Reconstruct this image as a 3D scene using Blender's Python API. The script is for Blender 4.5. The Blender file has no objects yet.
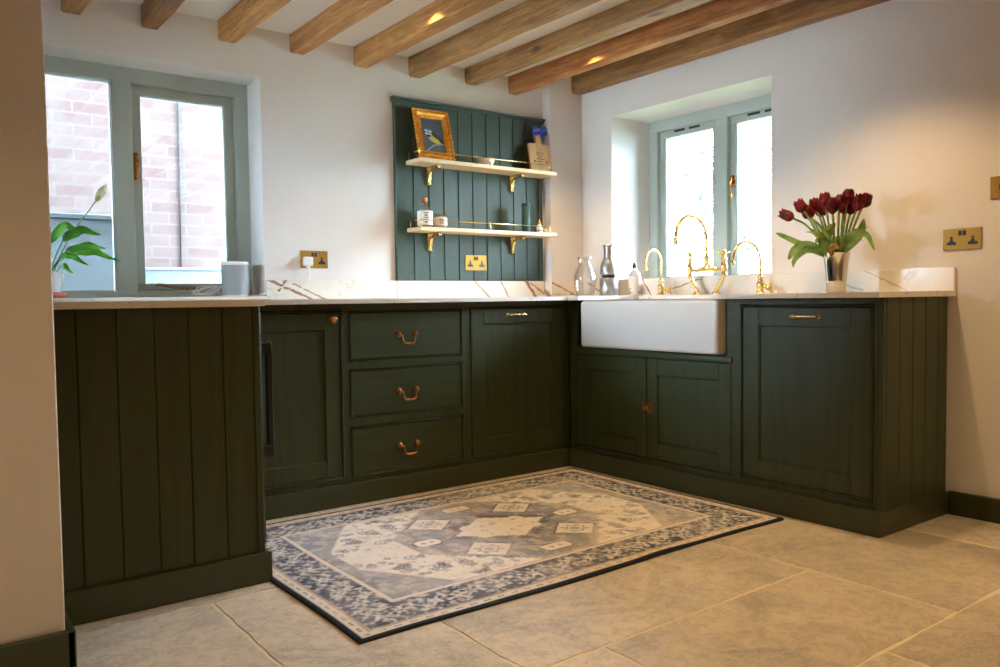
import bpy, bmesh, math, random
import numpy as np
from mathutils import Vector, Matrix, noise
random.seed(7)
PI = math.pi
SC = bpy.context.scene
COL = SC.collection

# ------------------------------------------------------------------ helpers
def tagit(o, label=None, cat=None, group=None, kind=None):
    if label: o['label'] = label
    if cat: o['category'] = cat
    if group: o['group'] = group
    if kind: o['kind'] = kind
    return o

def empty(name, loc=(0, 0, 0), rz=0.0, parent=None):
    o = bpy.data.objects.new(name, None)
    COL.objects.link(o)
    o.location = loc
    o.rotation_euler = (0, 0, rz)
    o.empty_display_size = 0.05
    if parent: o.parent = parent
    return o

class MB:
    """collects shapes and links them as one mesh object"""
    def __init__(self):
        self.bm = bmesh.new()
        self.mi = 0
    def box(self, x0, x1, y0, y1, z0, z1, bev=0.0, seg=1, mat=None, only=None):
        if x0 > x1: x0, x1 = x1, x0
        if y0 > y1: y0, y1 = y1, y0
        if z0 > z1: z0, z1 = z1, z0
        M = Matrix.Translation(((x0+x1)/2, (y0+y1)/2, (z0+z1)/2)) @ Matrix.Diagonal((x1-x0, y1-y0, z1-z0, 1))
        r = bmesh.ops.create_cube(self.bm, size=1.0, matrix=M)
        vs = r['verts']
        if bev > 0:
            es = list({e for v in vs for e in v.link_edges})
            if only: es = [e for e in es if only(e)]
            r = bmesh.ops.bevel(self.bm, geom=es, offset=bev, segments=seg, affect='EDGES', profile=0.6, clamp_overlap=True)
            vs = list({v for f in r['faces'] for v in f.verts} | {v for v in vs if v.is_valid})
        fs = {f for v in vs if v.is_valid for f in v.link_faces}
        for f in fs:
            f.material_index = self.mi
            if bev > 0 and seg > 1: f.smooth = True
        if mat is not None:
            bmesh.ops.transform(self.bm, matrix=mat, verts=[v for v in vs if v.is_valid])
        return self
    def prism(self, pts, axis, a, b, bev=0):
        """polygon pts (2d) extruded along axis from a to b"""
        def P(p, t):
            if axis == 'x': return (t, p[0], p[1])
            if axis == 'y': return (p[0], t, p[1])
            return (p[0], p[1], t)
        v0 = [self.bm.verts.new(P(p, a)) for p in pts]
        v1 = [self.bm.verts.new(P(p, b)) for p in pts]
        n = len(pts)
        fs = [self.bm.faces.new(v0), self.bm.faces.new(v1[::-1])]
        for i in range(n):
            fs.append(self.bm.faces.new((v0[i], v1[i], v1[(i+1) % n], v0[(i+1) % n])))
        for f in fs: f.material_index = self.mi
        bmesh.ops.recalc_face_normals(self.bm, faces=fs)
        if bev:
            es = list({e for f in fs for e in f.edges})
            bmesh.ops.bevel(self.bm, geom=es, offset=bev, segments=2, affect='EDGES', profile=0.6)
        return self
    def lathe(self, prof, c=(0, 0, 0), axis='z', n=32, smooth=True, mat=None, cap=True):
        """profile [(r, h), ...] spun about an axis through c"""
        rings = []
        for r, h in prof:
            ring = []
            for i in range(n):
                a = 2*PI*i/n
                x, y = r*math.cos(a), r*math.sin(a)
                if axis == 'z': p = Vector((x, y, h))
                elif axis == 'y': p = Vector((x, h, y))
                else: p = Vector((h, x, y))
                p += Vector(c)
                if mat is not None: p = mat @ p
                ring.append(self.bm.verts.new(p))
            rings.append(ring)
        fs = []
        for k in range(len(rings)-1):
            for i in range(n):
                fs.append(self.bm.faces.new((rings[k][i], rings[k][(i+1) % n], rings[k+1][(i+1) % n], rings[k+1][i])))
        if cap:
            fs.append(self.bm.faces.new(rings[0][::-1])); fs.append(self.bm.faces.new(rings[-1]))
        for f in fs:
            f.material_index = self.mi; f.smooth = smooth
        bmesh.ops.recalc_face_normals(self.bm, faces=fs)
        return self
    def tube(self, pts, rad, n=12, cap=True, flat=1.0):
        """swept circle; rad a number or a list"""
        pts = [Vector(p) for p in pts]
        m = len(pts)
        rr = rad if isinstance(rad, (list, tuple)) else [rad]*m
        T = []
        for i in range(m):
            t = (pts[min(i+1, m-1)] - pts[max(i-1, 0)])
            T.append(t.normalized() if t.length > 1e-9 else Vector((0, 0, 1)))
        ref = Vector((0, 0, 1)) if abs(T[0].z) < .9 else Vector((1, 0, 0))
        N = (ref - T[0]*ref.dot(T[0])).normalized()
        rings = []
        for i in range(m):
            N = (N - T[i]*N.dot(T[i]))
            N = N.normalized() if N.length > 1e-6 else T[i].orthogonal().normalized()
            B = T[i].cross(N)
            rings.append([self.bm.verts.new(pts[i] + (N*math.cos(2*PI*k/n)*flat + B*math.sin(2*PI*k/n))*rr[i]) for k in range(n)])
        fs = []
        for i in range(m-1):
            for k in range(n):
                fs.append(self.bm.faces.new((rings[i][k], rings[i][(k+1) % n], rings[i+1][(k+1) % n], rings[i+1][k])))
        if cap:
            fs.append(self.bm.faces.new(rings[0][::-1])); fs.append(self.bm.faces.new(rings[-1]))
        for f in fs:
            f.material_index = self.mi; f.smooth = True
        bmesh.ops.recalc_face_normals(self.bm, faces=fs)
        return self
    def ball(self, c, r, sc=(1, 1, 1), u=16, v=10, mat=None):
        M = Matrix.Translation(c) @ Matrix.Diagonal((r*sc[0], r*sc[1], r*sc[2], 1))
        if mat is not None: M = mat @ M
        k = bmesh.ops.create_uvsphere(self.bm, u_segments=u, v_segments=v, radius=1, matrix=M)
        for f in {f for w in k['verts'] for f in w.link_faces}:
            f.smooth = True; f.material_index = self.mi
        return self
    def grid(self, fn, nu, nv, smooth=True):
        V = [[self.bm.verts.new(fn(i/nu, j/nv)) for j in range(nv+1)] for i in range(nu+1)]
        for i in range(nu):
            for j in range(nv):
                try:
                    f = self.bm.faces.new((V[i][j], V[i+1][j], V[i+1][j+1], V[i][j+1]))
                    f.smooth = smooth; f.material_index = self.mi
                except ValueError: pass
        return self
    def build(self, name, mat, parent=None, loc=None, rz=0):
        me = bpy.data.meshes.new(name)
        self.bm.to_mesh(me); self.bm.free()
        for m in (mat if isinstance(mat, (list, tuple)) else [mat]): me.materials.append(m)
        o = bpy.data.objects.new(name, me)
        COL.objects.link(o)
        if parent: o.parent = parent
        if loc: o.location = loc
        if rz: o.rotation_euler = (0, 0, rz)
        return o

def smooth_path(pts, k=8):
    """Catmull-Rom through pts"""
    P = [Vector(p) for p in pts]
    P = [P[0]*2-P[1]] + P + [P[-1]*2-P[-2]]
    out = []
    for i in range(1, len(P)-2):
        for j in range(k):
            t = j/k
            a, b, c, d = P[i-1], P[i], P[i+1], P[i+2]
            out.append(0.5*((2*b) + (c-a)*t + (2*a-5*b+4*c-d)*t*t + (3*b-a-3*c+d)*t*t*t))
    out.append(P[-2])
    return out

def bx(name, mat, dims, parent=None, bev=0, seg=1):
    return MB().box(*dims, bev=bev, seg=seg).build(name, mat, parent)

# ------------------------------------------------------------------ materials
def lin(r, g, b):
    f = lambda c: (c/255/12.92) if c/255 <= .04045 else ((c/255+.055)/1.055)**2.4
    return (f(r), f(g), f(b), 1)

class NT:
    def __init__(self, name):
        self.m = bpy.data.materials.new(name); self.m.use_nodes = True
        self.t = self.m.node_tree; self.t.nodes.clear()
        self.out = self.n('ShaderNodeOutputMaterial')
        self.b = self.n('ShaderNodeBsdfPrincipled')
        self.t.links.new(self.b.outputs[0], self.out.inputs[0])
    def n(self, typ, **kw):
        x = self.t.nodes.new(typ)
        for k, v in kw.items():
            if k in x.inputs.keys(): x.inputs[k].default_value = v
            else: setattr(x, k, v)
        return x
    def l(self, a, b): self.t.links.new(a, b)
    def set(self, **kw):
        for k, v in kw.items():
            k = {'Base': 'Base Color', 'Rough': 'Roughness', 'Metal': 'Metallic', 'Spec': 'Specular IOR Level', 'Trans': 'Transmission Weight', 'Sub': 'Subsurface Weight'}.get(k, k)
            self.b.inputs[k].default_value = v
        return self
    def coord(self, scale=(1, 1, 1), loc=(0, 0, 0), rot=(0, 0, 0), kind='Object'):
        tc = self.n('ShaderNodeTexCoord'); mp = self.n('ShaderNodeMapping')
        mp.inputs['Scale'].default_value = scale; mp.inputs['Location'].default_value = loc; mp.inputs['Rotation'].default_value = rot
        self.l(tc.outputs[kind], mp.inputs[0]); return mp.outputs[0]
    def noise(self, vec, scale, detail=4, rough=.5, dist=0):
        x = self.n('ShaderNodeTexNoise'); x.inputs['Scale'].default_value = scale; x.inputs['Detail'].default_value = detail
        x.inputs['Roughness'].default_value = rough; x.inputs['Distortion'].default_value = dist
        self.l(vec, x.inputs['Vector']); return x.outputs['Fac']
    def ramp(self, fac, stops):
        x = self.n('ShaderNodeValToRGB'); e = x.color_ramp.elements
        while len(e) < len(stops): e.new(0.5)
        for k, (p, c) in enumerate(stops):
            e[k].position = p; e[k].color = c if len(c) == 4 else (*c, 1)
        self.l(fac, x.inputs[0]); return x.outputs[0]
    def mix(self, fac, a, b, mode='MIX'):
        x = self.n('ShaderNodeMix'); x.data_type = 'RGBA'; x.blend_type = mode
        for v, s in ((fac, x.inputs[0]), (a, x.inputs[6]), (b, x.inputs[7])):
            if hasattr(v, 'is_linked'): self.l(v, s)
            else: s.default_value = v
        return x.outputs[2]
    def math(self, op, a, b=0, c=None, clamp=False):
        x = self.n('ShaderNodeMath'); x.operation = op; x.use_clamp = clamp
        for v, s in ((a, x.inputs[0]), (b, x.inputs[1]), (c, x.inputs[2])):
            if v is None: continue
            if hasattr(v, 'is_linked'): self.l(v, s)
            else: s.default_value = v
        return x.outputs[0]
    def bump(self, h, strength=.2, dist=.01):
        x = self.n('ShaderNodeBump'); x.inputs['Strength'].default_value = strength; x.inputs['Distance'].default_value = dist
        self.l(h, x.inputs['Height']); self.l(x.outputs[0], self.b.inputs['Normal'])

def simple(name, col, rough=.5, metal=0, **kw):
    t = NT(name); t.set(Base=col, Rough=rough, Metal=metal, **kw)
    h = t.noise(t.coord((1, 1, 1)), 90, 3)
    t.l(t.math('MULTIPLY_ADD', h, .12, rough-.06), t.b.inputs['Roughness'])
    return t.m

def plaster():
    t = NT('plaster'); t.set(Rough=.85, Spec=.2)
    v = t.coord()
    n = t.noise(v, 2.2, 5, .6)
    t.l(t.ramp(n, [(.3, lin(228, 224, 222)), (.7, lin(234, 230, 228))]), t.b.inputs['Base Color'])
    h = t.math('ADD', t.noise(v, 6, 5, .6), t.math('MULTIPLY', t.noise(v, 140, 3), .12))
    t.bump(h, .12, .02)
    return t.m

def painted_oak(name, horiz=False, col=(58, 65, 36)):
    """dark green paint with open oak grain showing through"""
    t = NT(name); t.set(Rough=.4, Spec=.4)
    sc = (2.0, 46, 46) if horiz else (46, 46, 2.0)
    v = t.coord(sc)
    g = t.noise(v, 3.0, 6, .65, .6)
    w = t.n('ShaderNodeTexWave'); w.wave_type = 'RINGS'; w.rings_direction = 'Z' if not horiz else 'X'
    w.inputs['Scale'].default_value = 1.5; w.inputs['Distortion'].default_value = 16; w.inputs['Detail'].default_value = 4; w.inputs['Detail Scale'].default_value = 1.2
    t.l(t.coord((2.6, 2.6, .30) if not horiz else (.30, 2.6, 2.6), (.35, .1, .2)), w.inputs['Vector'])
    hh = t.math('MULTIPLY_ADD', w.outputs['Fac'], .35, g)
    c = lin(*col); d = (c[0]*.74, c[1]*.74, c[2]*.74, 1)
    t.l(t.ramp(hh, [(.40, d), (.85, c)]), t.b.inputs['Base Color'])
    t.bump(hh, .10, .0012)
    t.l(t.math('MULTIPLY_ADD', g, .16, .34), t.b.inputs['Roughness'])
    return t.m

def marble(name, lines=(), seed=0.0):
    t = NT(name); t.set(Rough=.16, Spec=.5)
    v = t.coord((1, 1, 1), (seed, seed*.7, 0))
    base = t.ramp(t.noise(v, 3, 4, .6), [(.3, lin(233, 226, 217)), (.7, lin(243, 239, 232))])
    # soft grey clouds
    cl = t.ramp(t.noise(v, 2.3, 6, .65, 1.6), [(.5, (0, 0, 0)), (.72, (1, 1, 1))])
    base = t.mix(t.math('MULTIPLY', cl, .3), base, lin(188, 176, 160))
    # thin veins
    n = t.noise(v, 2.6, 5, .55, 1.1)
    d = t.math('ABSOLUTE', t.math('SUBTRACT', n, .5))
    vein = t.math('SUBTRACT', 1, t.math('MULTIPLY', d, 70), clamp=True)
    fade = t.ramp(t.noise(v, 3.5, 2), [(.48, (0, 0, 0)), (.6, (1, 1, 1))])
    base = t.mix(t.math('MULTIPLY', t.math('MULTIPLY', vein, fade), .32), base, lin(160, 122, 88))
    tc = t.n('ShaderNodeTexCoord'); sp = t.n('ShaderNodeSeparateXYZ'); t.l(tc.outputs['Object'], sp.inputs[0])
    wob = t.math('MULTIPLY', t.math('SUBTRACT', t.noise(t.coord(), 24, 4, .6), .5), .02)
    wid = t.noise(t.coord((1, 1, 1), (3, 1, 2)), 28, 3)
    for ax, a0, z0, a1, z1, w, c in lines:
        # distance to the line through (a0,z0),(a1,z1) in the slab's own plane
        dx, dz = a1-a0, z1-z0; L = math.hypot(dx, dz); nx, nz = -dz/L, dx/L
        s = sp.outputs[0] if ax == 'x' else sp.outputs[1]
        e = t.math('ADD', t.math('MULTIPLY', t.math('SUBTRACT', s, a0), nx), t.math('MULTIPLY', t.math('SUBTRACT', sp.outputs[2], z0), nz))
        e = t.math('ABSOLUTE', t.math('ADD', e, wob))
        ww = t.math('MULTIPLY_ADD', wid, w*1.3, w*.25)
        m = t.math('MULTIPLY', t.math('DIVIDE', t.math('SUBTRACT', ww, e), w*.6, clamp=True), .9)
        al = t.math('DIVIDE', t.math('ADD', t.math('MULTIPLY', t.math('SUBTRACT', s, a0), dx/L), t.math('MULTIPLY', t.math('SUBTRACT', sp.outputs[2], z0), dz/L)), L)
        inside = t.math('MULTIPLY', t.math('GREATER_THAN', al, 0), t.math('LESS_THAN', al, 1))
        base = t.mix(t.math('MULTIPLY', m, inside), base, c)
    t.l(base, t.b.inputs['Base Color'])
    return t.m

def beam_wood(name, a, b, seed):
    t = NT(name); t.set(Rough=.62, Spec=.3)
    v = t.coord((14, 1.1, 14), (seed, seed*2, seed))
    g = t.noise(v, 2.2, 8, .7, 1.2)
    big = t.noise(t.coord((1, .8, 1), (seed*3, 0, 0)), 2.5, 3)
    col = t.ramp(g, [(.38, a), (.62, b)])
    st_ = t.noise(t.coord((60, 1.6, 60), (seed*1.3, seed, 0)), 1.6, 6, .7, .8)
    col = t.mix(t.math('MULTIPLY', t.ramp(st_, [(.52, (0, 0, 0)), (.64, (1, 1, 1))]), .55), col, (a[0]*.42, a[1]*.38, a[2]*.34, 1))
    pl_ = t.noise(t.coord((9, 3, 9), (seed*2.3, 0, 1)), 2.4, 6, .75)
    col = t.mix(t.math('MULTIPLY', t.ramp(pl_, [(.54, (0, 0, 0)), (.68, (1, 1, 1))]), .5), col, (b[0]*1.25, b[1]*1.3, b[2]*1.4, 1))
    col = t.mix(t.ramp(big, [(.35, (0, 0, 0)), (.75, (.55, .55, .55))]), col, (a[0]*.55, a[1]*.5, a[2]*.45, 1))
    vo = t.n('ShaderNodeTexVoronoi'); vo.inputs['Scale'].default_value = 1.0; vo.feature = 'F1'
    t.l(t.coord((5, 2.2, 5), (seed, 1.7*seed, .2)), vo.inputs['Vector'])
    kn = t.ramp(vo.outputs['Distance'], [(.05, (1, 1, 1)), (.13, (0, 0, 0))])
    col = t.mix(t.math('MULTIPLY', kn, .8), col, lin(60, 34, 18))
    # worm holes and nail marks
    v2 = t.n('ShaderNodeTexVoronoi'); t.l(t.coord((22, 16, 22), (seed, 0, 0)), v2.inputs['Vector']); v2.inputs['Scale'].default_value = 1.0
    pit = t.ramp(v2.outputs['Distance'], [(.05, (1, 1, 1)), (.09, (0, 0, 0))])
    sel = t.ramp(t.noise(t.coord((1, 1, 1), (seed, 3, 0)), 4, 2), [(.55, (0, 0, 0)), (.62, (1, 1, 1))])
    col = t.mix(t.math('MULTIPLY', pit, sel), col, lin(48, 28, 16))
    t.l(col, t.b.inputs['Base Color'])
    t.bump(t.math('SUBTRACT', g, kn), .5, .008)
    return t.m

def limestone(name, tone, seed):
    t = NT(name); t.set(Spec=.75)
    v = t.coord((1, 1, 1), (seed*3.1, seed*1.7, seed))
    n1 = t.noise(v, 3.0, 9, .72, 1.2)
    n2 = t.noise(v, 24, 9, .78, .7)
    n3 = t.noise(v, 80, 5, .75)
    c = t.ramp(n1, [(.38, lin(176*tone, 166*tone, 154*tone)), (.5, lin(210*tone, 197*tone, 180*tone)), (.62, lin(226*tone, 211*tone, 188*tone))])
    c = t.mix(t.math('MULTIPLY', t.ramp(n2, [(.46, (0, 0, 0)), (.60, (1, 1, 1))]), .42), c, lin(140*tone, 130*tone, 118*tone))
    c = t.mix(t.math('MULTIPLY', t.ramp(n3, [(.52, (0, 0, 0)), (.60, (1, 1, 1))]), .5), c, lin(226*tone, 212*tone, 182*tone))
    d = t.math('ABSOLUTE', t.math('SUBTRACT', t.noise(t.coord((1, 1, 1), (seed, 0, 5)), 5, 8, .7, 2.0), .5))
    c = t.mix(t.math('MULTIPLY', t.math('SUBTRACT', 1, t.math('MULTIPLY', d, 40), clamp=True), .4), c, lin(228*tone, 210*tone, 176*tone))
    t.l(c, t.b.inputs['Base Color'])
    t.l(t.math('MULTIPLY_ADD', n2, .28, .20), t.b.inputs['Roughness'])
    t.bump(t.math('ADD', n2, t.math('MULTIPLY', n3, .4)), .35, .004)
    return t.m

def brass(name, col=(205, 150, 70), rough=.2):
    t = NT(name); t.set(Base=lin(*col), Metal=1.0)
    t.l(t.math('MULTIPLY_ADD', t.noise(t.coord(), 60, 4), .18, rough-.06), t.b.inputs['Roughness'])
    return t.m

def window_glass(name):
    """thin pane: mostly clear, a little mirror by angle"""
    t = NT(name); t.t.nodes.remove(t.b)
    tr = t.n('ShaderNodeBsdfTransparent'); gl = t.n('ShaderNodeBsdfGlossy'); gl.inputs['Roughness'].default_value = .02
    fr = t.n('ShaderNodeFresnel'); fr.inputs['IOR'].default_value = 1.45
    tr.inputs[0].default_value = (.97, .985, .98, 1)
    mx = t.n('ShaderNodeMixShader')
    t.l(fr.outputs[0], mx.inputs[0]); t.l(tr.outputs[0], mx.inputs[1]); t.l(gl.outputs[0], mx.inputs[2])
    t.l(mx.outputs[0], t.out.inputs[0])
    return t.m

def clear_glass(name, tint=(.96, .97, .97, 1), k=1.0):
    t = NT(name); t.t.nodes.remove(t.b)
    tr = t.n('ShaderNodeBsdfTransparent'); gl = t.n('ShaderNodeBsdfGlossy'); gl.inputs['Roughness'].default_value = .03
    lw = t.n('ShaderNodeLayerWeight'); lw.inputs['Blend'].default_value = .32
    tr.inputs[0].default_value = tint
    mx = t.n('ShaderNodeMixShader')
    t.l(t.math('MULTIPLY', lw.outputs['Facing'], .75*k, clamp=True), mx.inputs[0]); t.l(tr.outputs[0], mx.inputs[1]); t.l(gl.outputs[0], mx.inputs[2])
    t.l(mx.outputs[0], t.out.inputs[0])
    return t.m

def brickwork():
    t = NT('outside_brick'); t.set(Rough=.9)
    br = t.n('ShaderNodeTexBrick')
    br.inputs['Scale'].default_value = 1.0; br.inputs['Brick Width'].default_value = .225; br.inputs['Row Height'].default_value = .075
    br.inputs['Mortar Size'].default_value = .006; br.inputs['Color1'].default_value = lin(82, 65, 61); br.inputs['Color2'].default_value = lin(73, 51, 48)
    br.inputs['Mortar'].default_value = lin(86, 78, 75); br.inputs['Bias'].default_value = -.1
    tc = t.n('ShaderNodeTexCoord'); sp = t.n('ShaderNodeSeparateXYZ'); cb = t.n('ShaderNodeCombineXYZ')
    t.l(tc.outputs['Object'], sp.inputs[0]); t.l(sp.outputs[0], cb.inputs[0]); t.l(sp.outputs[2], cb.inputs[1])
    t.l(cb.outputs[0], br.inputs['Vector'])
    n = t.noise(t.coord(), 9, 5, .7)
    c = t.mix(t.math('MULTIPLY', t.ramp(n, [(.42, (0, 0, 0)), (.62, (1, 1, 1))]), .6), br.outputs[0], lin(85, 75, 71))  # haze of the outdoor glare, painted over the bricks in noise patches
    t.l(c, t.b.inputs['Base Color']); t.bump(br.outputs[1], -.5, .01)
    return t.m

def leafy(name, a, b, scale=12):
    t = NT(name); t.set(Rough=.45, Spec=.4)
    t.l(t.ramp(t.noise(t.coord(), scale, 3), [(.35, a), (.65, b)]), t.b.inputs['Base Color'])
    tl = t.n('ShaderNodeBsdfTranslucent'); mx = t.n('ShaderNodeMixShader'); mx.inputs[0].default_value = .38
    t.l(t.mix(1.0, t.ramp(t.noise(t.coord(), scale, 3), [(.35, a), (.65, b)]), (1.0, 1.0, .75, 1), 'MULTIPLY'), tl.inputs[0])
    t.l(t.b.outputs[0], mx.inputs[1]); t.l(tl.outputs[0], mx.inputs[2]); t.l(mx.outputs[0], t.out.inputs[0])
    return t.m

M = {}
M['plaster'] = plaster()
M['ceiling'] = simple('ceiling_paint', lin(234, 233, 231), .9)
M['green'] = painted_oak('green_oak_vertical')
M['green_h'] = painted_oak('green_oak_horizontal', True)
M['green_flat'] = simple('green_skirting_paint', lin(56, 62, 34), .42)
M['panel_green'] = simple('shelf_panel_paint', lin(49, 66, 51), .5)
M['gap'] = simple('cabinet_inside', lin(16, 18, 14), .8)
RUST, TAN = lin(146, 96, 60), lin(176, 142, 104)
M['marble'] = marble('cream_stone', seed=2.2)
M['marble_left'] = marble('cream_stone_bold_veins', [('x', -1.445, 1.01, -1.19, .895, .010, RUST), ('x', -1.385, .948, -1.335, 1.01, .010, RUST), ('x', -1.31, .985, -1.12, .895, .006, TAN)], .4)
M['marble_mid'] = marble('cream_stone_rust_veins', [('x', -.25, 1.01, -.12, .895, .010, TAN), ('x', -.05, 1.0, .01, .9, .006, RUST), ('x', .13, 1.01, .215, .895, .016, RUST), ('x', .17, .99, .30, .91, .012, TAN)], 1.3)
M['marble_right'] = marble('cream_stone_soft_veins', [('y', .42, .99, .25, .9, .008, TAN), ('y', -.03, 1.0, -.10, .895, .007, RUST), ('y', -1.15, .98, -1.33, .91, .007, lin(186, 184, 182)), ('y', -1.33, 1.0, -1.52, .91, .005, lin(190, 188, 186)), ('y', -.25, .94, -.45, .99, .006, TAN)], 3.1)
M['marble_pier'] = marble('cream_stone_brown_cloud', [('y', .56, .97, .47, .90, .03, lin(140, 104, 74)), ('x', .28, .99, .5, .90, .008, TAN)], 5.0)
M['white_glaze'] = NT('white_glaze').set(Base=lin(232, 232, 234), Rough=.1, Spec=.5).m
M['sage'] = simple('sage_window_paint', lin(176, 186, 178), .42)
M['glass'] = window_glass('window_pane')
M['vessel_glass'] = clear_glass('vessel_glass')
M['smoky'] = clear_glass('smoky_plastic', (.62, .63, .64, 1), .6)
M['brass'] = brass('polished_brass', (236, 206, 136), .2)
M['old_brass'] = brass('aged_brass', (196, 134, 66), .26)
M['copper'] = brass('copper_latch', (196, 124, 78), .28)
M['plate'] = brass('satin_brass_plate', (178, 134, 66), .42)
M['chrome'] = brass('polished_steel', (214, 212, 210), .07)
M['brushed'] = brass('brushed_steel', (178, 178, 180), .38)
M['bronze'] = brass('dull_bronze', (150, 132, 96), .4)
M['black'] = simple('black_plastic', lin(22, 24, 28), .35)
M['slot'] = simple('socket_black', lin(30, 34, 40), .4)
M['white_plastic'] = simple('white_plastic', lin(232, 232, 230), .35)
M['speaker'] = simple('speaker_mesh', lin(160, 166, 172), .7)
M['shelf_wood'] = None
t = NT('pale_shelf_wood'); t.set(Rough=.5)
g = t.noise(t.coord((1.5, 24, 24)), 3, 5, .6, .5)
t.l(t.ramp(g, [(.3, lin(206, 176, 138)), (.7, lin(228, 203, 168))]), t.b.inputs['Base Color']); M['shelf_wood'] = t.m
t = NT('bamboo'); t.set(Rough=.45)
g = t.noise(t.coord((34, 34, 2)), 2, 4, .6)
t.l(t.ramp(g, [(.35, lin(186, 138, 86)), (.65, lin(212, 168, 112))]), t.b.inputs['Base Color']); M['bamboo'] = t.m
t = NT('gilt'); t.set(Metal=1.0, Rough=.22)
g = t.noise(t.coord(), 40, 4, .6)
t.l(t.ramp(g, [(.35, lin(228, 160, 62)), (.65, lin(255, 210, 112))]), t.b.inputs['Base Color']); t.bump(g, .15, .002); M['gilt'] = t.m
M['brick'] = brickwork()
M['lead_grey'] = simple('grey_box_paint', lin(42, 50, 53), .7)
M['leaf_lily'] = leafy('lily_leaf', lin(52, 124, 30), lin(96, 172, 52), 18)
M['leaf_tulip'] = leafy('tulip_leaf', lin(104, 140, 62), lin(162, 188, 106), 20)
M['leaf_brown'] = leafy('withered_leaf', lin(120, 84, 40), lin(176, 156, 84), 60)
M['stem'] = leafy('tulip_stem', lin(118, 154, 78), lin(158, 186, 110), 30)
M['petal'] = leafy('tulip_petal', lin(70, 8, 20), lin(158, 30, 38), 46)
M['spathe'] = leafy('lily_spathe', lin(232, 238, 208), lin(242, 244, 226), 20)
M['navy'] = simple('navy_binding', lin(30, 36, 48), .9)
M['ribbon'] = simple('blue_ribbon', lin(26, 66, 176), .35)
M['teal_book'] = simple('teal_book_cloth', lin(22, 68, 65), .6)
M['dark_teal_book'] = simple('dark_teal_book_cloth', lin(26, 62, 58), .6)
M['paper'] = simple('label_paper', lin(236, 232, 224), .7)
M['ink'] = simple('ink', lin(52, 44, 40), .7)
M['wax'] = simple('candle_wax', lin(236, 226, 208), .5)
M['red_clay'] = simple('red_saucer', lin(176, 72, 54), .6)
M['terracotta_dot'] = simple('brown_fossil', lin(150, 128, 100), .6)

# ------------------------------------------------------------------ fixed sizes (metres; corner of the plinths at the origin)
XW, YB = .551, .547            # right wall, back wall
XL = -2.55                     # left wall of the alcove, corner with the partition
YP = -.978                     # partition face
ZC = 2.18                      # ceiling
ZT, ZU = .905, .884            # worktop top and underside
HP = .095                      # plinth height
D = .022                       # cabinet face behind the plinth face
XF, YF = -6.2, -6.0 # far room limits

# ------------------------------------------------------------------ room shell
def struct(o, kind='structure'):
    o['kind'] = kind; return o

# floor: limestone flags with wobbly joints over a grout bed
def flag(mb, x0, x1, y0, y1, mi):
    g = .0068
    nx = max(2, int((x1-x0)/.03)); ny = max(2, int((y1-y0)/.03))
    ring = []
    def wob(x, y, k): return (noise.noise(Vector((x*14+k, y*14, k*3.3)))*.006 + noise.noise(Vector((x*45+k, y*45, k)))*.0028)
    for i in range(nx): ring.append((x0+(x1-x0)*i/nx, y0, 0, 1))
    for j in range(ny): ring.append((x1, y0+(y1-y0)*j/ny, -1, 0))
    for i in range(nx): ring.append((x1-(x1-x0)*i/nx, y1, 0, -1))
    for j in range(ny): ring.append((x0, y1-(y1-y0)*j/ny, 1, 0))
    top, low = [], []
    cx, cy = (x0+x1)/2, (y0+y1)/2
    for x, y, dx, dy in ring:
        w = g + wob(x, y, mi)
        px = min(max(x, x0+g), x1-g); py = min(max(y, y0+g), y1-g)
        if dx: px = x + dx*w
        if dy: py = y + dy*w
        top.append(mb.bm.verts.new((px, py, 0)))
        ox = .004 if px < cx else -.004; oy = .004 if py < cy else -.004
        low.append(mb.bm.verts.new((px-ox, py-oy, -.004)))
    f = mb.bm.faces.new(top); f.material_index = mi
    n = len(top)
    for i in range(n):
        q = mb.bm.faces.new((low[i], low[(i+1) % n], top[(i+1) % n], top[i])); q.material_index = mi
mb = MB()
rows = [(-6.0, -5.2), (-5.2, -4.3), (-4.3, -3.7), (-3.7, -2.76), (-2.76, -2.18), (-2.18, -1.72), (-1.72, -.77), (-.77, -.1), (-.1, .56)]
joints = {
    (-2.18, -1.72): [XF, -5.2, -4.1, -3.2, -2.4, -1.435],
    (-1.72, -.77): [XF, -5.2, -4.3, -3.4, -2.75, -2.13, -1.673],
    (-2.76, -2.18): [XF, -5.2, -4.0, -2.9, -1.9, -.9, .1, .56],
}
k = 0
for (y0, y1) in rows:
    if (y0, y1) in joints: js = joints[(y0, y1)] + ([-.502] if y1 <= -.7 and y0 >= -2.2 else [])
    else:
        js = [XF]; random.seed(int(y0*100)+900)
        while js[-1] < .5: js.append(js[-1]+random.choice([.6, .75, .95]))
        js[-1] = .56
        if y0 > -.8: js = [j for j in js if j < -.9] + [-.502]
    for a, b in zip(js[:-1], js[1:]):
        flag(mb, a, b, y0, y1, k % 5); k += 1
# right-hand column of flags beside the -0.502 joint
for (y0, y1, xs) in ((-2.18, -.86, [-.502, .20, .56]), (-.86, .56, [-.502, .56])):
    for a, b in zip(xs[:-1], xs[1:]): flag(mb, a, b, y0, y1, k % 5); k += 1
mb.mi = 5
mb.box(XF, XW+.02, YF, YB+.02, -.10, -.0025)
floor_o = mb.build('floor', [limestone('limestone_%d' % i, s, i+1.0) for i, s in enumerate((1.0, .96, 1.03, .98, 1.01))] + [simple('pale_grout', lin(228, 214, 184), .85)])
struct(floor_o)

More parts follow.
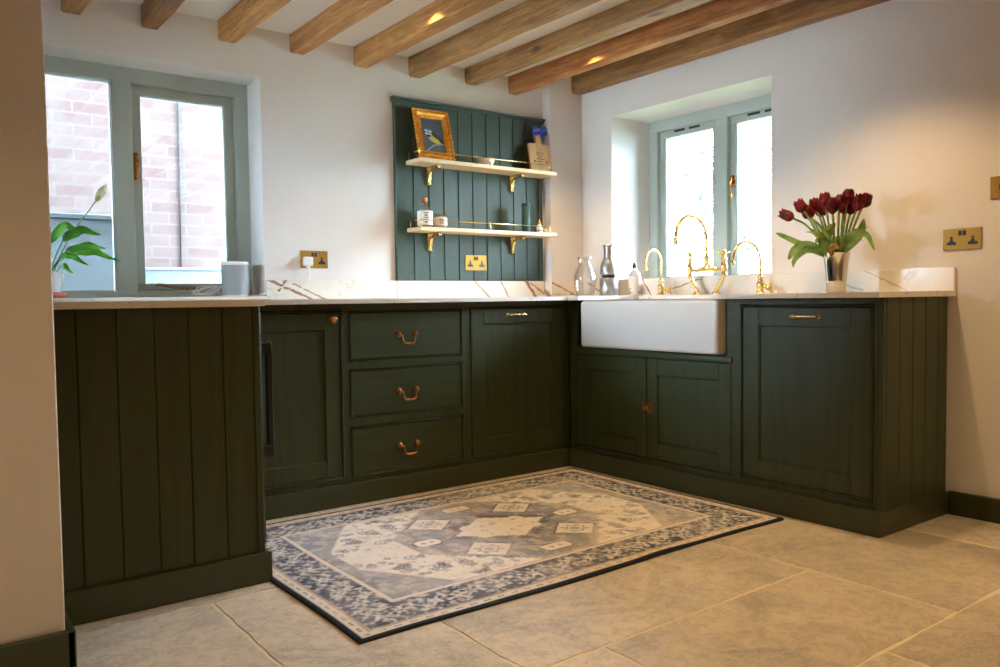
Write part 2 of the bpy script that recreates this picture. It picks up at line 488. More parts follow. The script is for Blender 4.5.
def wall_with_hole(name, axis, face, back, a0, a1, z0, z1, hole, mat):
    """wall slab between face and back planes with one rectangular hole (ha0, ha1, hz0, hz1)"""
    mb = MB()
    ha0, ha1, hz0, hz1 = hole
    def b(p0, p1, q0, q1):
        if p1 - p0 < 1e-6 or q1 - q0 < 1e-6: return
        if axis == 'y': mb.box(p0, p1, face, back, q0, q1)
        else: mb.box(face, back, p0, p1, q0, q1)
    b(a0, ha0, z0, z1); b(ha1, a1, z0, z1); b(ha0, ha1, z0, hz0); b(ha0, ha1, hz1, z1)
    bmesh.ops.remove_doubles(mb.bm, verts=mb.bm.verts, dist=1e-5)
    return struct(mb.build(name, mat))

W1 = (-2.46, -1.440, .885, 1.953)
W2 = (-.854, .226, .93, 1.955)
wb = wall_with_hole('wall_back', 'y', YB, YB+.30, XL-.3, XW+.45, -.1, 2.35, W1, M['plaster'])
wr = wall_with_hole('wall_right', 'x', XW, XW+.45, YF, YB+.0, -.1, 2.35, W2, M['plaster'])
struct(bx('wall_pier', M['plaster'], (.295, XW+.005, .479, YB+.005, .0, 2.26), bev=.006, seg=2))
wall_with_hole('wall_left', 'x', XL-.3, XL, YP+.002, YB, -.1, 2.35, (-.22, .46, 1.02, 1.74), M['plaster'])
# unseen side window, added in the left wall for daylight on the sink
w3 = struct(empty('window_added', (XL-.2, .12, 1.02)))
mb = MB()
for a, b, c_, d_ in ((-.34, -.29, 0, .72), (.29, .34, 0, .72), (-.29, .29, 0, .05), (-.29, .29, .67, .72)): mb.box(-.03, .03, a, b, c_, d_, bev=.003)
mb.build('window_frame', M['sage'], w3)
MB().box(-.003, .003, -.295, .295, .045, .675).build('window_pane', M['glass'], w3)
struct(bx('wall_partition', M['plaster'], (XF, XL, YP, YP+.3, -.1, 2.35), bev=.004, seg=2))
struct(bx('wall_side', M['plaster'], (XF-.2, XF, YF, YP+.3, -.1, 2.35)))
struct(bx('wall_front', M['plaster'], (XF-.2, XW+.45, YF-.2, YF, -.1, 2.35)))
mb = MB(); mb.box(XF-.2, .08, YF-.2, YB+.3, ZC, ZC+.2); mb.box(.08, XW+.45, YF-.2, YB+.3, 2.25, ZC+.2)
struct(mb.build('ceiling', M['ceiling']))

def skirting(name, x0, x1, y0, y1, h=HP+.0):
    return struct(bx(name, M['green_flat'], (x0, x1, y0, y1, 0, h), bev=.004, seg=2))
skirting('baseboard_right', XW-.02, XW, YF, -1.6925)
MBs = MB().box(XF, XL+.02, YP-.02, YP, 0, HP, bev=.004, seg=2)
MBs.box(XL, XL+.02, YP-.02, YP+.25, 0, HP, bev=.003, seg=2)
struct(MBs.build('baseboard_partition', M['green_flat']))

# ------------------------------------------------------------------ ceiling beams
BW = [((134, 98, 64), (176, 138, 94)), ((112, 80, 50), (154, 118, 78)), ((138, 98, 60), (184, 142, 94)),
      ((146, 104, 66), (192, 150, 102)), ((144, 102, 62), (192, 150, 100)), ((126, 94, 60), (176, 140, 98)),
      ((126, 94, 62), (172, 138, 96)), ((140, 88, 50), (186, 134, 84)), ((124, 94, 60), (170, 136, 94))]
beams = [(-2.268, .08, 2.090), (-1.959, .07, 2.087), (-1.630, .08, 2.089), (-1.288, .078, 2.093), (-.951, .083, 2.084),
         (-.630, .075, 2.080), (-.264, .080, 2.094), (.038, .068, 2.084), (.468, .083, 2.132)]
BL = ['oak ceiling beam nearest the partition, above the left half of the brick-view window',
      'short visible oak beam end above the middle of the brick-view window',
      'oak ceiling beam ending above the right part of the brick-view window',
      'oak ceiling beam ending above the plugged-in wall socket',
      'broad oak ceiling beam with a warm glow, ending just left of the green shelf panel',
      'oak ceiling beam with a dark knot ending above the gilt picture frame',
      'oak ceiling beam speckled with small holes, ending above the centre of the green shelf panel',
      'reddish oak ceiling beam with a bright glow, ending above the chopping board',
      'oak ceiling beam hugging the right wall above the sink window, ending at the pier']
for i, (x0, w, zb) in enumerate(beams):
    ye = YB if i < 8 else .479
    y_near = YF+.02
    mb = MB(); nseg = 60
    rings = []; zt_ = ZC+.02 if i < 8 else 2.265
    for s in range(nseg+1):
        f = s/nseg
        y = ye + .02 - (ye+.02-y_near)*(f**1.35)
        def nz(k): return noise.noise(Vector((i*7.1, y*2.3, k*5.0)))*.006 + noise.noise(Vector((i*3.1, y*11, k*9.0)))*.0022
        wane = .006 + .010*abs(noise.noise(Vector((i*2.0, y*1.7, 3.3))))
        wane2 = .005 + .012*max(0, noise.noise(Vector((i*4.0, y*2.2, 8.3))))
        pts = [(x0+nz(1), zt_), (x0+nz(1), zb+.045+nz(5)*.3), (x0+nz(2)*.6, zb+wane), (x0+wane, zb+nz(3)*.5), (x0+w-wane2, zb+nz(3)*.5), (x0+w+nz(4), zb+wane2), (x0+w+nz(4), zt_)]
        rings.append([mb.bm.verts.new((px, y, pz)) for px, pz in pts])
    for s in range(nseg):
        for q in range(6):
            mb.bm.faces.new((rings[s][q], rings[s][q+1], rings[s+1][q+1], rings[s+1][q]))
    mb.bm.faces.new(rings[0]); mb.bm.faces.new(rings[-1][::-1])
    for s in range(nseg): mb.bm.faces.new((rings[s][6], rings[s][0], rings[s+1][0], rings[s+1][6]))
    bmesh.ops.recalc_face_normals(mb.bm, faces=mb.bm.faces)
    a, b = BW[i]
    o = mb.build('ceiling_beam', beam_wood('beam_wood_%d' % i, lin(a[0]*1.02, a[1]*.96, a[2]*.84), lin(b[0]*1.02, b[1]*.96, b[2]*.86), i*1.37+.5))
    tagit(o, BL[i], 'beam', 'oak beams across the ceiling', 'thing')

# ------------------------------------------------------------------ window 1 (brick view)
def leg_box(mb, ax, a0, a1, d0, d1, z0, z1, bev=.003):
    """a = along the wall, d = depth outwards; ax 'y' wall normal along y, 'x' wall normal along x"""
    if ax == 'y': mb.box(a0, a1, d0, d1, z0, z1, bev=bev, seg=2)
    else: mb.box(d0, d1, a0, a1, z0, z1, bev=bev, seg=2)

w1 = struct(empty('window_1', (-1.95, .72, .925)))
def cw(name, mb, mat, par, ox):
    o = mb.build(name, mat, par); o.location = Vector((0, 0, 0)) - Vector(ox); return o
O1 = (-1.95, .72, .925)
mb = MB()
mb.box(-2.46, -1.436, .72, .80, 1.888, 1.956, bev=.004, seg=2)
mb.box(-1.500, -1.436, .7205, .80, .93, 1.956, bev=.004, seg=2)
mb.box(-2.46, -2.40, .7205, .80, .93, 1.956, bev=.004, seg=2)
mb.box(-2.46, -1.436, .72, .80, .925, .956, bev=.004, seg=2)
mb.box(-2.051, -1.968, .719, .80, .93, 1.93, bev=.005, seg=2)
cw('window_frame', mb, M['sage'], w1, O1)
# casement sash on the right light
mb = MB()
mb.box(-1.968, -1.925, .752, .79, .956, 1.888, bev=.004, seg=2)
mb.box(-1.545, -1.500, .752, .79, .956, 1.888, bev=.004, seg=2)
mb.box(-1.968, -1.500, .7515, .79, 1.843, 1.888, bev=.004, seg=2)
mb.box(-1.968, -1.500, .7515, .79, .956, .988, bev=.004, seg=2)
sash = cw('window_sash', mb, M['sage'], w1, O1)
cw('window_pane', MB().box(-1.93, -1.54, .768, .774, .98, 1.85), M['glass'], w1, O1)
cw('window_pane', MB().box(-2.41, -2.045, .768, .774, .95, 1.895), M['glass'], w1, O1)
# espagnolette handle
mb = MB()
mb.box(-1.962, -1.944, .744, .753, 1.455, 1.582, bev=.002)
mb.tube([(-1.953, .742, 1.565), (-1.953, .725, 1.560), (-1.953, .716, 1.54), (-1.953, .714, 1.47), (-1.953, .716, 1.455)], [.007, .007, .006, .006, .004], n=10)
h = cw('window_handle', mb, M['old_brass'], w1, O1); h['label'] = 'aged brass window handle'
mb = MB()
mb.tube(smooth_path([(-1.885, .735, .981), (-1.865, .732, .984), (-1.84, .732, .976), (-1.79, .732, .968), (-1.66, .732, .966)], 4), .0055, n=8)
mb.box(-1.80, -1.66, .726, .738, .962, .969, bev=.001)
for px in (-1.77, -1.745): mb.lathe([(.005, .940), (.005, .955), (.007, .957), (.006, .964)], (px, .733, 0), n=10)
h = cw('window_stay', mb, M['bronze'], w1, O1); h['label'] = 'aged brass casement stay with peg holes'
struct(bx('windowsill_back', M['marble'], (XL+.003, -1.425, .515, .722, ZT+.002, .924), bev=.002))

# ------------------------------------------------------------------ window 2 (garden view)
O2 = (.87, -.3, .93)
w2 = struct(empty('window_2', O2))
mb = MB()
X0, X1 = .87, .95
mb.box(X0, X1, -.854, .228, 1.890, 1.957, bev=.004, seg=2)
mb.box(X0, X1, -.854, .228, .932, .982, bev=.004, seg=2)
mb.box(X0+.0005, X1, .162, .228, .94, 1.95, bev=.004, seg=2)
mb.box(X0+.0005, X1, -.856, -.790, .94, 1.95, bev=.004, seg=2)
mb.box(X0-.001, X1, -.352, -.276, .94, 1.93, bev=.005, seg=2)
cw('window_frame', mb, M['sage'], w2, O2)
for (a, b) in ((-.276, .162), (-.790, -.352)):
    mb = MB()
    mb.box(X0+.028, X1-.01, a, a+.045, .975, 1.890, bev=.004, seg=2)
    mb.box(X0+.028, X1-.01, b-.045, b, .975, 1.890, bev=.004, seg=2)
    mb.box(X0+.0275, X1-.01, a, b, 1.848, 1.892, bev=.004, seg=2)
    mb.box(X0+.0275, X1-.01, a, b, .980, 1.018, bev=.004, seg=2)
    s = cw('window_sash', mb, M['sage'], w2, O2)
    mv = MB(); m_ = (a+b)/2
    for c in (m_+.065, m_-.045): mv.box(X0+.0255, X0+.0285, c-.040, c+.040, 1.872, 1.886, bev=.002)
    v = mv.build('trickle_vent', M['black'], s); v['label'] = 'black trickle vent slots'
    cw('window_pane', MB().box(X0+.045, X0+.050, a+.04, b-.04, 1.01, 1.855), M['glass'], w2, O2)
mb = MB()
mb.box(X0-.004+.026, X0+.029, -.386, -.362, 1.505, 1.565, bev=.002)
mb.tube([(X0+.022, -.374, 1.55), (X0+.004, -.374, 1.55), (X0-.004, -.376, 1.53), (X0-.004, -.378, 1.50)], [.006, .006, .006, .004], n=8)
mb.tube([(X0-.004, -.378, 1.505), (X0-.004, -.379, 1.47)], .0022, n=6)
mb.lathe([(.002, 1.43), (.009, 1.44), (.007, 1.455), (.002, 1.47)], (X0-.004, -.379, 0), n=12)
h = cw('window_handle', mb, M['old_brass'], w2, O2); h['label'] = 'brass window catch with a small key hanging'
mb = MB(); mb.box(X0+.02, X0+.03, -.266, -.258, 1.53, 1.55, bev=.001); mb.ball((X0+.016, -.262, 1.54), .006)
cw('window_peg', mb, M['old_brass'], w2, O2)
struct(bx('windowsill_right', M['marble'], (XW-.01, .872, -.852, .224, .915, .9305), bev=.001))

# ------------------------------------------------------------------ outside
struct(bx('wall_upper_added', M['brick'], (-7.0, 1.0, YB+.02, YB+.30, 2.35, 5.4)))  # unseen upper wall, added to keep skylight off the outside brick
mb = MB().box(-7.5, 1.3, 2.5, 2.7, -.3, 5.4)
o = mb.build('brick_wall_outside', M['brick']); struct(o)
struct(bx('ground_outside', simple('outside_paving', lin(190, 186, 178), .9), (-8, 22, -16, 18, -.36, -.3)))
o = MB(); o.box(-3.2, -1.82, 1.62, 1.94, -.3, 1.355, bev=.01, seg=2); o.box(-3.22, -1.81, 1.60, 1.95, 1.355, 1.38, bev=.004)
tagit(o.build('storage_box', M['lead_grey']), 'tall dark grey box outside the left pane of the brick-view window', 'storage box')
o = MB(); o.box(-1.72, -1.02, 1.66, 1.92, -.3, 1.085, bev=.008, seg=2); o.box(-1.71, -1.01, 1.65, 1.93, 1.085, 1.10, bev=.004)
tagit(o.build('storage_box', simple('pale_grey_box_paint', lin(104, 114, 120), .7)), 'low pale grey box outside the right pane of the brick-view window', 'storage box')
mb = MB(); mb.tube([(-1.265, 2.494, 5.3), (-1.268, 2.492, 2.4), (-1.272, 2.493, 1.8), (-1.285, 2.492, .9)], .006, n=8)
tagit(mb.build('wall_cable', M['black']), 'thin dark cable running down the outside brick wall', 'cable')

# garden wall and pale shed seen through the sink window
tagit(bx('garden_wall', simple('white_render', lin(236, 236, 232), .8), (7.0, 7.25, -4, 12, -.3, 1.52), bev=.01), 'low white rendered garden wall beyond the sink window', 'garden wall')
tagit(MB().box(2.3, 6.6, -6, 9, -.299, -.28).build('lawn', leafy('lawn_green', lin(70, 92, 54), lin(90, 112, 66), 3)), 'grass lawn between the house and the garden wall', 'lawn', kind='stuff')

def tree(name, loc, h, r, label, seed, nleaf=2600, cat='tree'):
    rnd = random.Random(seed)
    root = empty(name, loc)
    tr = MB()
    tr.tube([(0, 0, 0), (.05, .03, h*.3), (-.04, .02, h*.6), (.02, 0, h*.85)], [.12, .09, .06, .02], n=10)
    for k in range(9):
        a = rnd.uniform(0, 2*PI); z = h*rnd.uniform(.3, .7); L = r*rnd.uniform(.5, .9)
        tr.tube([(0, 0, z), (math.cos(a)*L*.5, math.sin(a)*L*.5, z+L*.35), (math.cos(a)*L, math.sin(a)*L, z+L*.8)], [.04, .025, .008], n=6)
    tr.build('trunk', simple('bark_%d' % seed, lin(112, 96, 80), .9), root)
    cr = MB()
    blobs = [(rnd.uniform(-.6, .6)*r, rnd.uniform(-.6, .6)*r, h*rnd.uniform(.28, .95), r*rnd.uniform(.3, .5)) for _ in range(16)]
    for k in range(nleaf):
        bxx, byy, bz, br = rnd.choice(blobs)
        d = Vector((rnd.gauss(0, 1), rnd.gauss(0, 1), rnd.gauss(0, 1))).normalized()*br*rnd.uniform(.55, 1.05)
        p = Vector((bxx, byy, bz)) + d
        s = rnd.uniform(.05, .10)
        u = Vector((rnd.gauss(0, 1), rnd.gauss(0, 1), rnd.gauss(0, .6))).normalized(); w = u.orthogonal().normalized()
        q = [cr.bm.verts.new(p - u*s), cr.bm.verts.new(p + w*s*.5 + u*s*.1), cr.bm.verts.new(p + u*s), cr.bm.verts.new(p - w*s*.5 + u*s*.1)]
        cr.bm.faces.new(q)
    cr.build('crown', leafy('tree_leaf_%d' % seed, lin(30, 50, 32), lin(52, 78, 50), 2), root)
    tagit(root, label, cat, 'garden trees beyond the sink window')
tree('garden_tree', (9.0, 5.6, -.3), 3.6, 1.25, 'bushy garden tree seen through the right pane of the sink window', 3)
tree('garden_tree', (10.6, 8.8, -.3), 3.7, 1.5, 'paler garden tree seen through the left pane of the sink window', 5)
tree('garden_tree', (11.4, 6.4, -.3), 4.6, 1.3, 'taller loose garden tree standing farthest behind the garden wall', 9, 1800)

# ------------------------------------------------------------------ cabinets
# local frame of a run: u along the face, d inwards, z up.   back run: rz=0 at (0,.022)   right run: rz=-90 deg at (.022,0)
FR = .020   # face-frame thickness
def shaker_door(mb_target, u0, u1, z0, z1, st=.070, rail=.072, th=.020):
    """five piece door face flush with the frame; slight bevelled recess"""
    m = mb_target
    b = .0016
    m.box(u0, u0+st, 0, th, z0, z1, bev=b); m.box(u1-st, u1, 0, th, z0, z1, bev=b)
    m.box(u0+st, u1-st, 0, th, z0, z0+rail, bev=b); m.box(u0+st, u1-st, 0, th, z1-rail, z1, bev=b)

def door_with_panel(name, parent, u0, u1, z0, z1, st=.070, rail=.072, g=.0022):
    u0 += g; u1 -= g; z0 += g; z1 -= g
    m = MB(); shaker_door(m, u0, u1, z0, z1, st, rail)
    d = m.build(name, M['green'], parent)
    p = MB(); p.box(u0+st-.004, u1-st+.004, .0095, .017, z0+rail-.004, z1-rail+.004)
    # small quadrant moulding around the recess
    for (a0, a1, c0, c1) in ((u0+st, u0+st+.005, z0+rail, z1-rail), (u1-st-.005, u1-st, z0+rail, z1-rail), (u0+st, u1-st, z0+rail, z0+rail+.005), (u0+st, u1-st, z1-rail-.005, z1-rail)):
        p.box(a0, a1, .004, .012, c0, c1, bev=.0015)
    p.build('door_panel', M['green'], d)
    return d

def bead(mb, u0, u1, z0, z1, w=.009):
    """raised cock bead round an opening; (u0..z1) is the opening's outer line"""
    o, i_ = -.0045, .016
    u0 += .0042; u1 -= .0042; z0 += .0042; z1 -= .0042; w = w-.0040
    mb.box(u0, u0+w, o, i_, z0, z1, bev=.0025, seg=2); mb.box(u1-w, u1, o, i_, z0, z1, bev=.0025, seg=2)
    mb.box(u0+w, u1-w, o, i_, z0, z0+w, bev=.0025, seg=2); mb.box(u0+w, u1-w, o, i_, z1-w, z1, bev=.0025, seg=2)

def carcass(parent, u0, u1, opens, depth=.50, ztop=ZU-.001, z0=0.0, sides=True):
    """face frame with rectangular openings, sides/back/inner shelf behind it"""
    m = MB()
    # frame pieces by horizontal bands
    zs = sorted({z0, ztop, *[o[2] for o in opens], *[o[3] for o in opens]})
    for a, b in zip(zs[:-1], zs[1:]):
        cur = u0
        for o in sorted(opens):
            if o[2] <= a + 1e-6 and o[3] >= b - 1e-6:
                if o[0]-cur > 1e-5: m.box(cur, o[0], 0, FR, a, b)
                cur = o[1]
        if u1-cur > 1e-5: m.box(cur, u1, 0, FR, a, b)
    bmesh.ops.remove_doubles(m.bm, verts=m.bm.verts, dist=1e-5)
    m.build('face_frame', M['green'], parent)
    k = MB()
    k.box(u0+.002, u0+.018, FR, depth, .1, ztop); k.box(u1-.018, u1-.002, FR, depth, .1, ztop)
    k.box(u0+.018, u1-.018, depth-.01, depth, .1, ztop); k.box(u0+.018, u1-.018, FR+.012, depth-.01, .1, .116)
    k.box(u0+.018, u1-.018, FR+.012, FR+.02, .12, ztop)
    return k.build('carcass', M['gap'], parent)

def bar_handle(parent, u0, u1, z, name='handle', mat='brass'):
    m = MB()
    m.tube(smooth_path([(u0, -.001, z), (u0, -.020, z), (u0+.012, -.030, z+.001), ((u0+u1)/2, -.031, z+.001), (u1-.012, -.030, z+.001), (u1, -.020, z), (u1, -.001, z)], 5), .0052, n=10)
    for u in (u0, u1): m.lathe([(.010, 0), (.010, -.003), (.007, -.006)], (u, 0, z), axis='y', n=14)
    return m.build(name, M[mat], parent)

def bail_handle(parent, uc, z):
    """two rosettes and a dropped U-shaped swan-neck bail"""
    hs = .046
    for s in (-1, 1):
        m = MB()
        m.lathe([(.0165, .0), (.0165, -.002), (.013, -.004), (.014, -.0055), (.009, -.008), (.006, -.013), (.0062, -.02), (.003, -.022)], (uc+s*hs, 0, z), axis='y', n=20)
        m.build('rosette', M['old_brass'], parent)
    b = MB()
    P = [(uc-hs+.002, -.018, z), (uc-hs+.010, -.021, z-.003), (uc-hs+.013, -.023, z-.014), (uc-hs+.015, -.025, z-.028), (uc-hs+.023, -.027, z-.038),
         (uc, -.028, z-.040), (uc+hs-.023, -.027, z-.038), (uc+hs-.015, -.025, z-.028), (uc+hs-.013, -.023, z-.014), (uc+hs-.010, -.021, z-.003), (uc+hs-.002, -.018, z)]
    pp = smooth_path(P, 4); n = len(pp)
    b.tube(pp, [.0034 + .0018*max(0, 1-abs(i-(n-1)/2)/(n*.22)) for i in range(n)], n=10)
    b.build('bail', M['old_brass'], parent)

RZB, RZR = 0.0, -PI/2
LB = (0, D, 0)
LR = (D, 0, 0)
def cab(name, run, label, group=None):
    e = empty(name, LB if run == 'b' else LR, RZB if run == 'b' else RZR)
    tagit(e, label, 'cabinet', group); return e

# back run: single-door cupboard
c = cab('base_cabinet', 'b', 'dark green cupboard with a round brass knob, between the grooved end panel and the drawers')
carcass(c, -1.925, -1.2875, [(-1.875, -1.300, .118, .858)])
m = MB(); bead(m, -1.875, -1.300, .118, .858); m.build('bead_moulding', M['green'], c)
d = door_with_panel('door', c, -1.864, -1.311, .129, .847)
m = MB(); m.lathe([(.011, 0), (.011, -.002), (.0065, -.005), (.006, -.012), (.013, -.017), (.0165, -.023), (.0155, -.029), (.009, -.033), (.002, -.034)], (-1.350, 0, .817), axis='y', n=24)
m.build('knob', M['old_brass'], d)
# drawers
c = cab('drawer_unit', 'b', 'dark green three-drawer unit with brass drop handles, on the back run')
DZ = [(.628, .852), (.378, .595), (.116, .342)]
carcass(c, -1.2875, -.6425, [(-1.270, -.668, a, b) for a, b in DZ])
m = MB()
for a, b in DZ: bead(m, -1.270, -.668, a, b, .0075)
m.build('bead_moulding', M['green'], c)
for a, b in DZ:
    m = MB(); m.box(-1.2595, -.6785, 0, .020, a+.0105, b-.0105, bev=.0022)
    dr = m.build('drawer', M['green_h'], c)
    bail_handle(dr, -.978, b-.112 if b > .8 else (b-.113 if b > .5 else b-.111))
# integrated appliance door on the back run
c = cab('base_cabinet', 'b', 'dark green cupboard with a short brass bar, between the drawers and inner corner')
carcass(c, -.6425, .021, [(-.623, -.013, .120, .861)], depth=.48)
m = MB(); bead(m, -.623, -.013, .120, .861); m.build('bead_moulding', M['green'], c)
d = door_with_panel('door', c, -.612, -.024, .131, .850)
bar_handle(d, -.395, -.285, .815)
# corner post seen beside the sink
# sink cabinet on the right run (u = -y)
c = cab('sink_cabinet', 'r', 'dark green two-door sink cabinet with a small copper latch, under the white sink')
m = MB()
m.box(-.018, .036, 0, FR, 0, ZU-.001); m.box(1.021, 1.048, 0, FR, 0, ZU-.001); m.box(.992, 1.021, 0, FR, .643, ZU-.001)
m.box(.036, 1.021, 0, FR, 0, .118); m.box(.036, 1.021, 0, FR, .606, .643)
bmesh.ops.remove_doubles(m.bm, verts=m.bm.verts, dist=1e-5)
m.build('face_frame', M['green_h'], c)
m = MB(); m.box(.030, 1.028, -.010, .002, .606, .632, bev=.003, seg=2); m.build('sink_rail', M['green_h'], c)
k = MB(); k.box(-.016, .0, FR, .50, .1, ZU-.001); k.box(1.03, 1.046, FR, .50, .1, ZU-.001); k.box(0, 1.03, FR+.012, FR+.02, .11, .62); k.box(0, 1.03, FR+.02, .5, .1, .116)
k.build('carcass', M['gap'], c)
door_with_panel('door', c, .0395, .5265, .122, .603, .066, .076, .0006)
d = door_with_panel('door', c, .5295, 1.0185, .122, .603, .066, .076, .0006)
m = MB()
m.box(.532, .566, -.004, 0, .342, .394, bev=.002)
m.box(.505, .524, -.004, 0, .350, .386, bev=.002)
m.tube([(.548, -.004, .368), (.548, -.016, .368)], .008, n=14)
m.box(.512, .556, -.018, -.012, .362, .374, bev=.002)
m.lathe([(.011, -.016), (.011, -.021), (.006, -.024)], (.548, 0, .368), axis='y', n=18)
m.build('latch', M['copper'], d)
# right cabinet
c = cab('base_cabinet', 'r', 'large dark green cupboard with a brass bar handle, directly below the tulips')
carcass(c, 1.048, 1.668, [(1.067, 1.655, .120, .860)], depth=.50)
m = MB(); bead(m, 1.067, 1.655, .120, .860); m.build('bead_moulding', M['green'], c)
d = door_with_panel('door', c, 1.078, 1.644, .131, .849, .077, .074)
bar_handle(d, 1.318, 1.432, .811)
# grooved end panel (faces the room): boards along local d
def board_panel(run_boards, place, z0, z1, th=.016, v=.004):
    m = MB()
    for a, b in run_boards:
        place(m, a+.0006, b-.0006, z0, z1, th, v)
    return m
def vboard_y(yf):
    def f(m, a, b, z0, z1, th, v):
        m.prism([(a+.0, yf+v), (a+v, yf), (b-v, yf), (b, yf+v), (b, yf+th), (a, yf+th)], 'z', z0, z1)
    return f
end = MB()
f = vboard_y(0)
xs = [.022, .046, .1445, .2435, .346, .4475, .549-.022]
for a, b in zip(xs[:-1], xs[1:]):
    w = [(a, .004), (a+.004, 0), (b-.004, 0), (b, .004), (b, .018), (a, .018)]
    # local frame of right run: world x -> d (local y) ; world y -> -u.
    pts = [(1.688 - q, p-.022) for p, q in w]
    end.prism(pts, 'z', 0, ZU-.001)
end.build('end_panel', M['green'], c)

# left leg: grooved end panel facing the room, black appliance handle on its side
c = empty('peninsula_cabinet', (-2.24, -.687, 0)); tagit(c, 'dark green grooved cabinet end beside the partition wall, with a black side handle', 'cabinet')
m = MB()
xs = [XL+.002, -2.457, -2.353, -2.250, -2.153, -2.050, -1.955, -1.929]
for a, b in zip(xs[:-1], xs[1:]):
    a += 2.24; b += 2.24
    m.prism([(a, .0035), (a+.0035, 0), (b-.0035, 0), (b, .0035), (b, .018), (a, .018)], 'z', 0, ZU-.001)
m.build('end_panel', M['green'], c)
m = MB(); m.box(XL+.004+2.24, -1.931+2.24, .0185, .73, .09, ZU-.001); m.build('carcass', M['green'], c)
m = MB()
m.box(-1.931+2.24, -1.915+2.24, .030, .70, .11, .86, bev=.002)
m.build('appliance_front', M['black'], c)['label'] = 'black appliance front'
m = MB()
m.box(-1.888+2.24, -1.868+2.24, .060, .082, .392, .768, bev=.003)
for z in (.400, .738): m.box(-1.916+2.24, -1.869+2.24, .056, .092, z-.012, z+.026, bev=.003)
m.build('handle', M['black'], c)['label'] = 'vertical black bar handle'

# plinths
def plinth(name, boxes, label):
    m = MB()
    for b in boxes: m.box(*b, 0.0, HP, bev=.004, seg=2)
    tagit(m.build(name, M['green_h']), label, 'plinth')
def plinth_poly(pts, label):
    m = MB(); m.prism(pts, 'z', 0, HP, bev=.004); tagit(m.build('plinth_board', M['green_flat']), label, 'plinth')
plinth_poly([(-1.91, .0215), (-1.91, 0), (0, 0), (0, -1.6925), (XW-.0205, -1.6925), (XW-.0205, -1.671), (.0215, -1.671), (.0215, .0215)], 'long dark green plinth running under the back and sink cabinets around the inner corner')
plinth_poly([(XL+.021, -.7085), (-1.9165, -.7085), (-1.9165, -.003), (-1.9375, -.003), (-1.9375, -.6875), (XL+.021, -.6875)], 'dark green plinth along the foot of the grooved cabinet beside the partition')

# ------------------------------------------------------------------ worktops
def slab(name, pts, mat, z0=ZU, z1=ZT):
    m = MB(); m.prism(pts, 'z', z0, z1, bev=.0018); return m.build(name, mat)
o = slab('worktop', [(-1.918, -.045), (-.045, -.045), (-.045, -.122), (.40, -.122), (.40, -.971), (-.045, -.971), (-.045, -1.708), (XW-.001, -1.708), (XW-.001, .478), (.294, .478), (.294, YB-.001), (-1.918, YB-.001)], M['marble'])
tagit(o, 'cream stone worktop running along the back and around the sink to the tulips', 'worktop')
o = slab('worktop', [(XL+.001, -.712), (-1.921, -.712), (-1.921, YB-.001), (XL+.001, YB-.001)], M['marble'], ZU-.0, ZT)
tagit(o, 'cream stone worktop on the grooved cabinet beside the brick-view window', 'worktop')

# upstands
def upst(mat, dims, label, extra=None):
    m = MB(); m.box(*dims, bev=.0012)
    for e in (extra or []): m.box(*e, bev=.0012)
    tagit(m.build('upstand', mat), label, 'upstand', 'stone upstands above the worktop')
upst(M['marble_left'], (-1.4395, -.7335, YB-.018, YB-.0005, ZT+.0005, .999), 'stone upstand with a bold rust-brown vein, below the plugged-in socket', [(-1.4395, -1.4215, YB+.0, .715, ZT+.0195, .999)])
upst(M['marble_mid'], (-.7325, .276, YB-.020, YB-.0005, ZT+.0005, .998), 'long stone upstand below the green shelf panel')
upst(M['marble_pier'], (.2765, XW-.0195, .460, .4785, ZT+.0005, .999), 'stone upstand around the pier in the corner, behind the glass carafe', [(.2765, .2945, .4785, YB-.021, ZT+.0005, .999)])
upst(M['marble_right'], (XW-.019, XW-.0005, -1.708, .459, ZT+.0005, .9995), 'stone upstand behind the taps and tulips along the right wall')

# ------------------------------------------------------------------ sink
m = MB()
sx0, sx1, sy0, sy1, sz0, sz1 = -.030, .425, -.984, -.118, .643, .8825
r = bmesh.ops.create_cube(m.bm, size=1, matrix=Matrix.Translation(((sx0+sx1)/2, (sy0+sy1)/2, (sz0+sz1)/2)) @ Matrix.Diagonal((sx1-sx0, sy1-sy0, sz1-sz0, 1)))
top = max(m.bm.faces, key=lambda f: f.calc_center_median().z)
bmesh.ops.inset_region(m.bm, faces=[top], thickness=.028)
bmesh.ops.translate(m.bm, verts=list(top.verts), vec=(0, 0, 0))
ex = bmesh.ops.extrude_face_region(m.bm, geom=[top]); vs = [g for g in ex['geom'] if isinstance(g, bmesh.types.BMVert)]
bmesh.ops.translate(m.bm, verts=vs, vec=(0, 0, -.19)); bmesh.ops.delete(m.bm, geom=[top], context='FACES_ONLY')
bmesh.ops.bevel(m.bm, geom=list(m.bm.edges), offset=.017, segments=6, affect='EDGES', profile=.5)
for f in m.bm.faces: f.smooth = True
so = m.build('butler_sink', M['white_glaze']); tagit(so, 'white glazed ceramic butler sink with a square front, below the taps', 'sink')
m = MB(); m.lathe([(.04, .668), (.04, .672), (.03, .6735), (.02, .671)], (.2, -.565, 0), n=28); m.build('waste', M['brass'], so)

# ------------------------------------------------------------------ taps
def arc(cx, z, rad, a0, a1, n, y, sq=1.0):
    return [(cx+rad*math.cos(a0+(a1-a0)*i/n), y, z+rad*sq*math.sin(a0+(a1-a0)*i/n)) for i in range(n+1)]

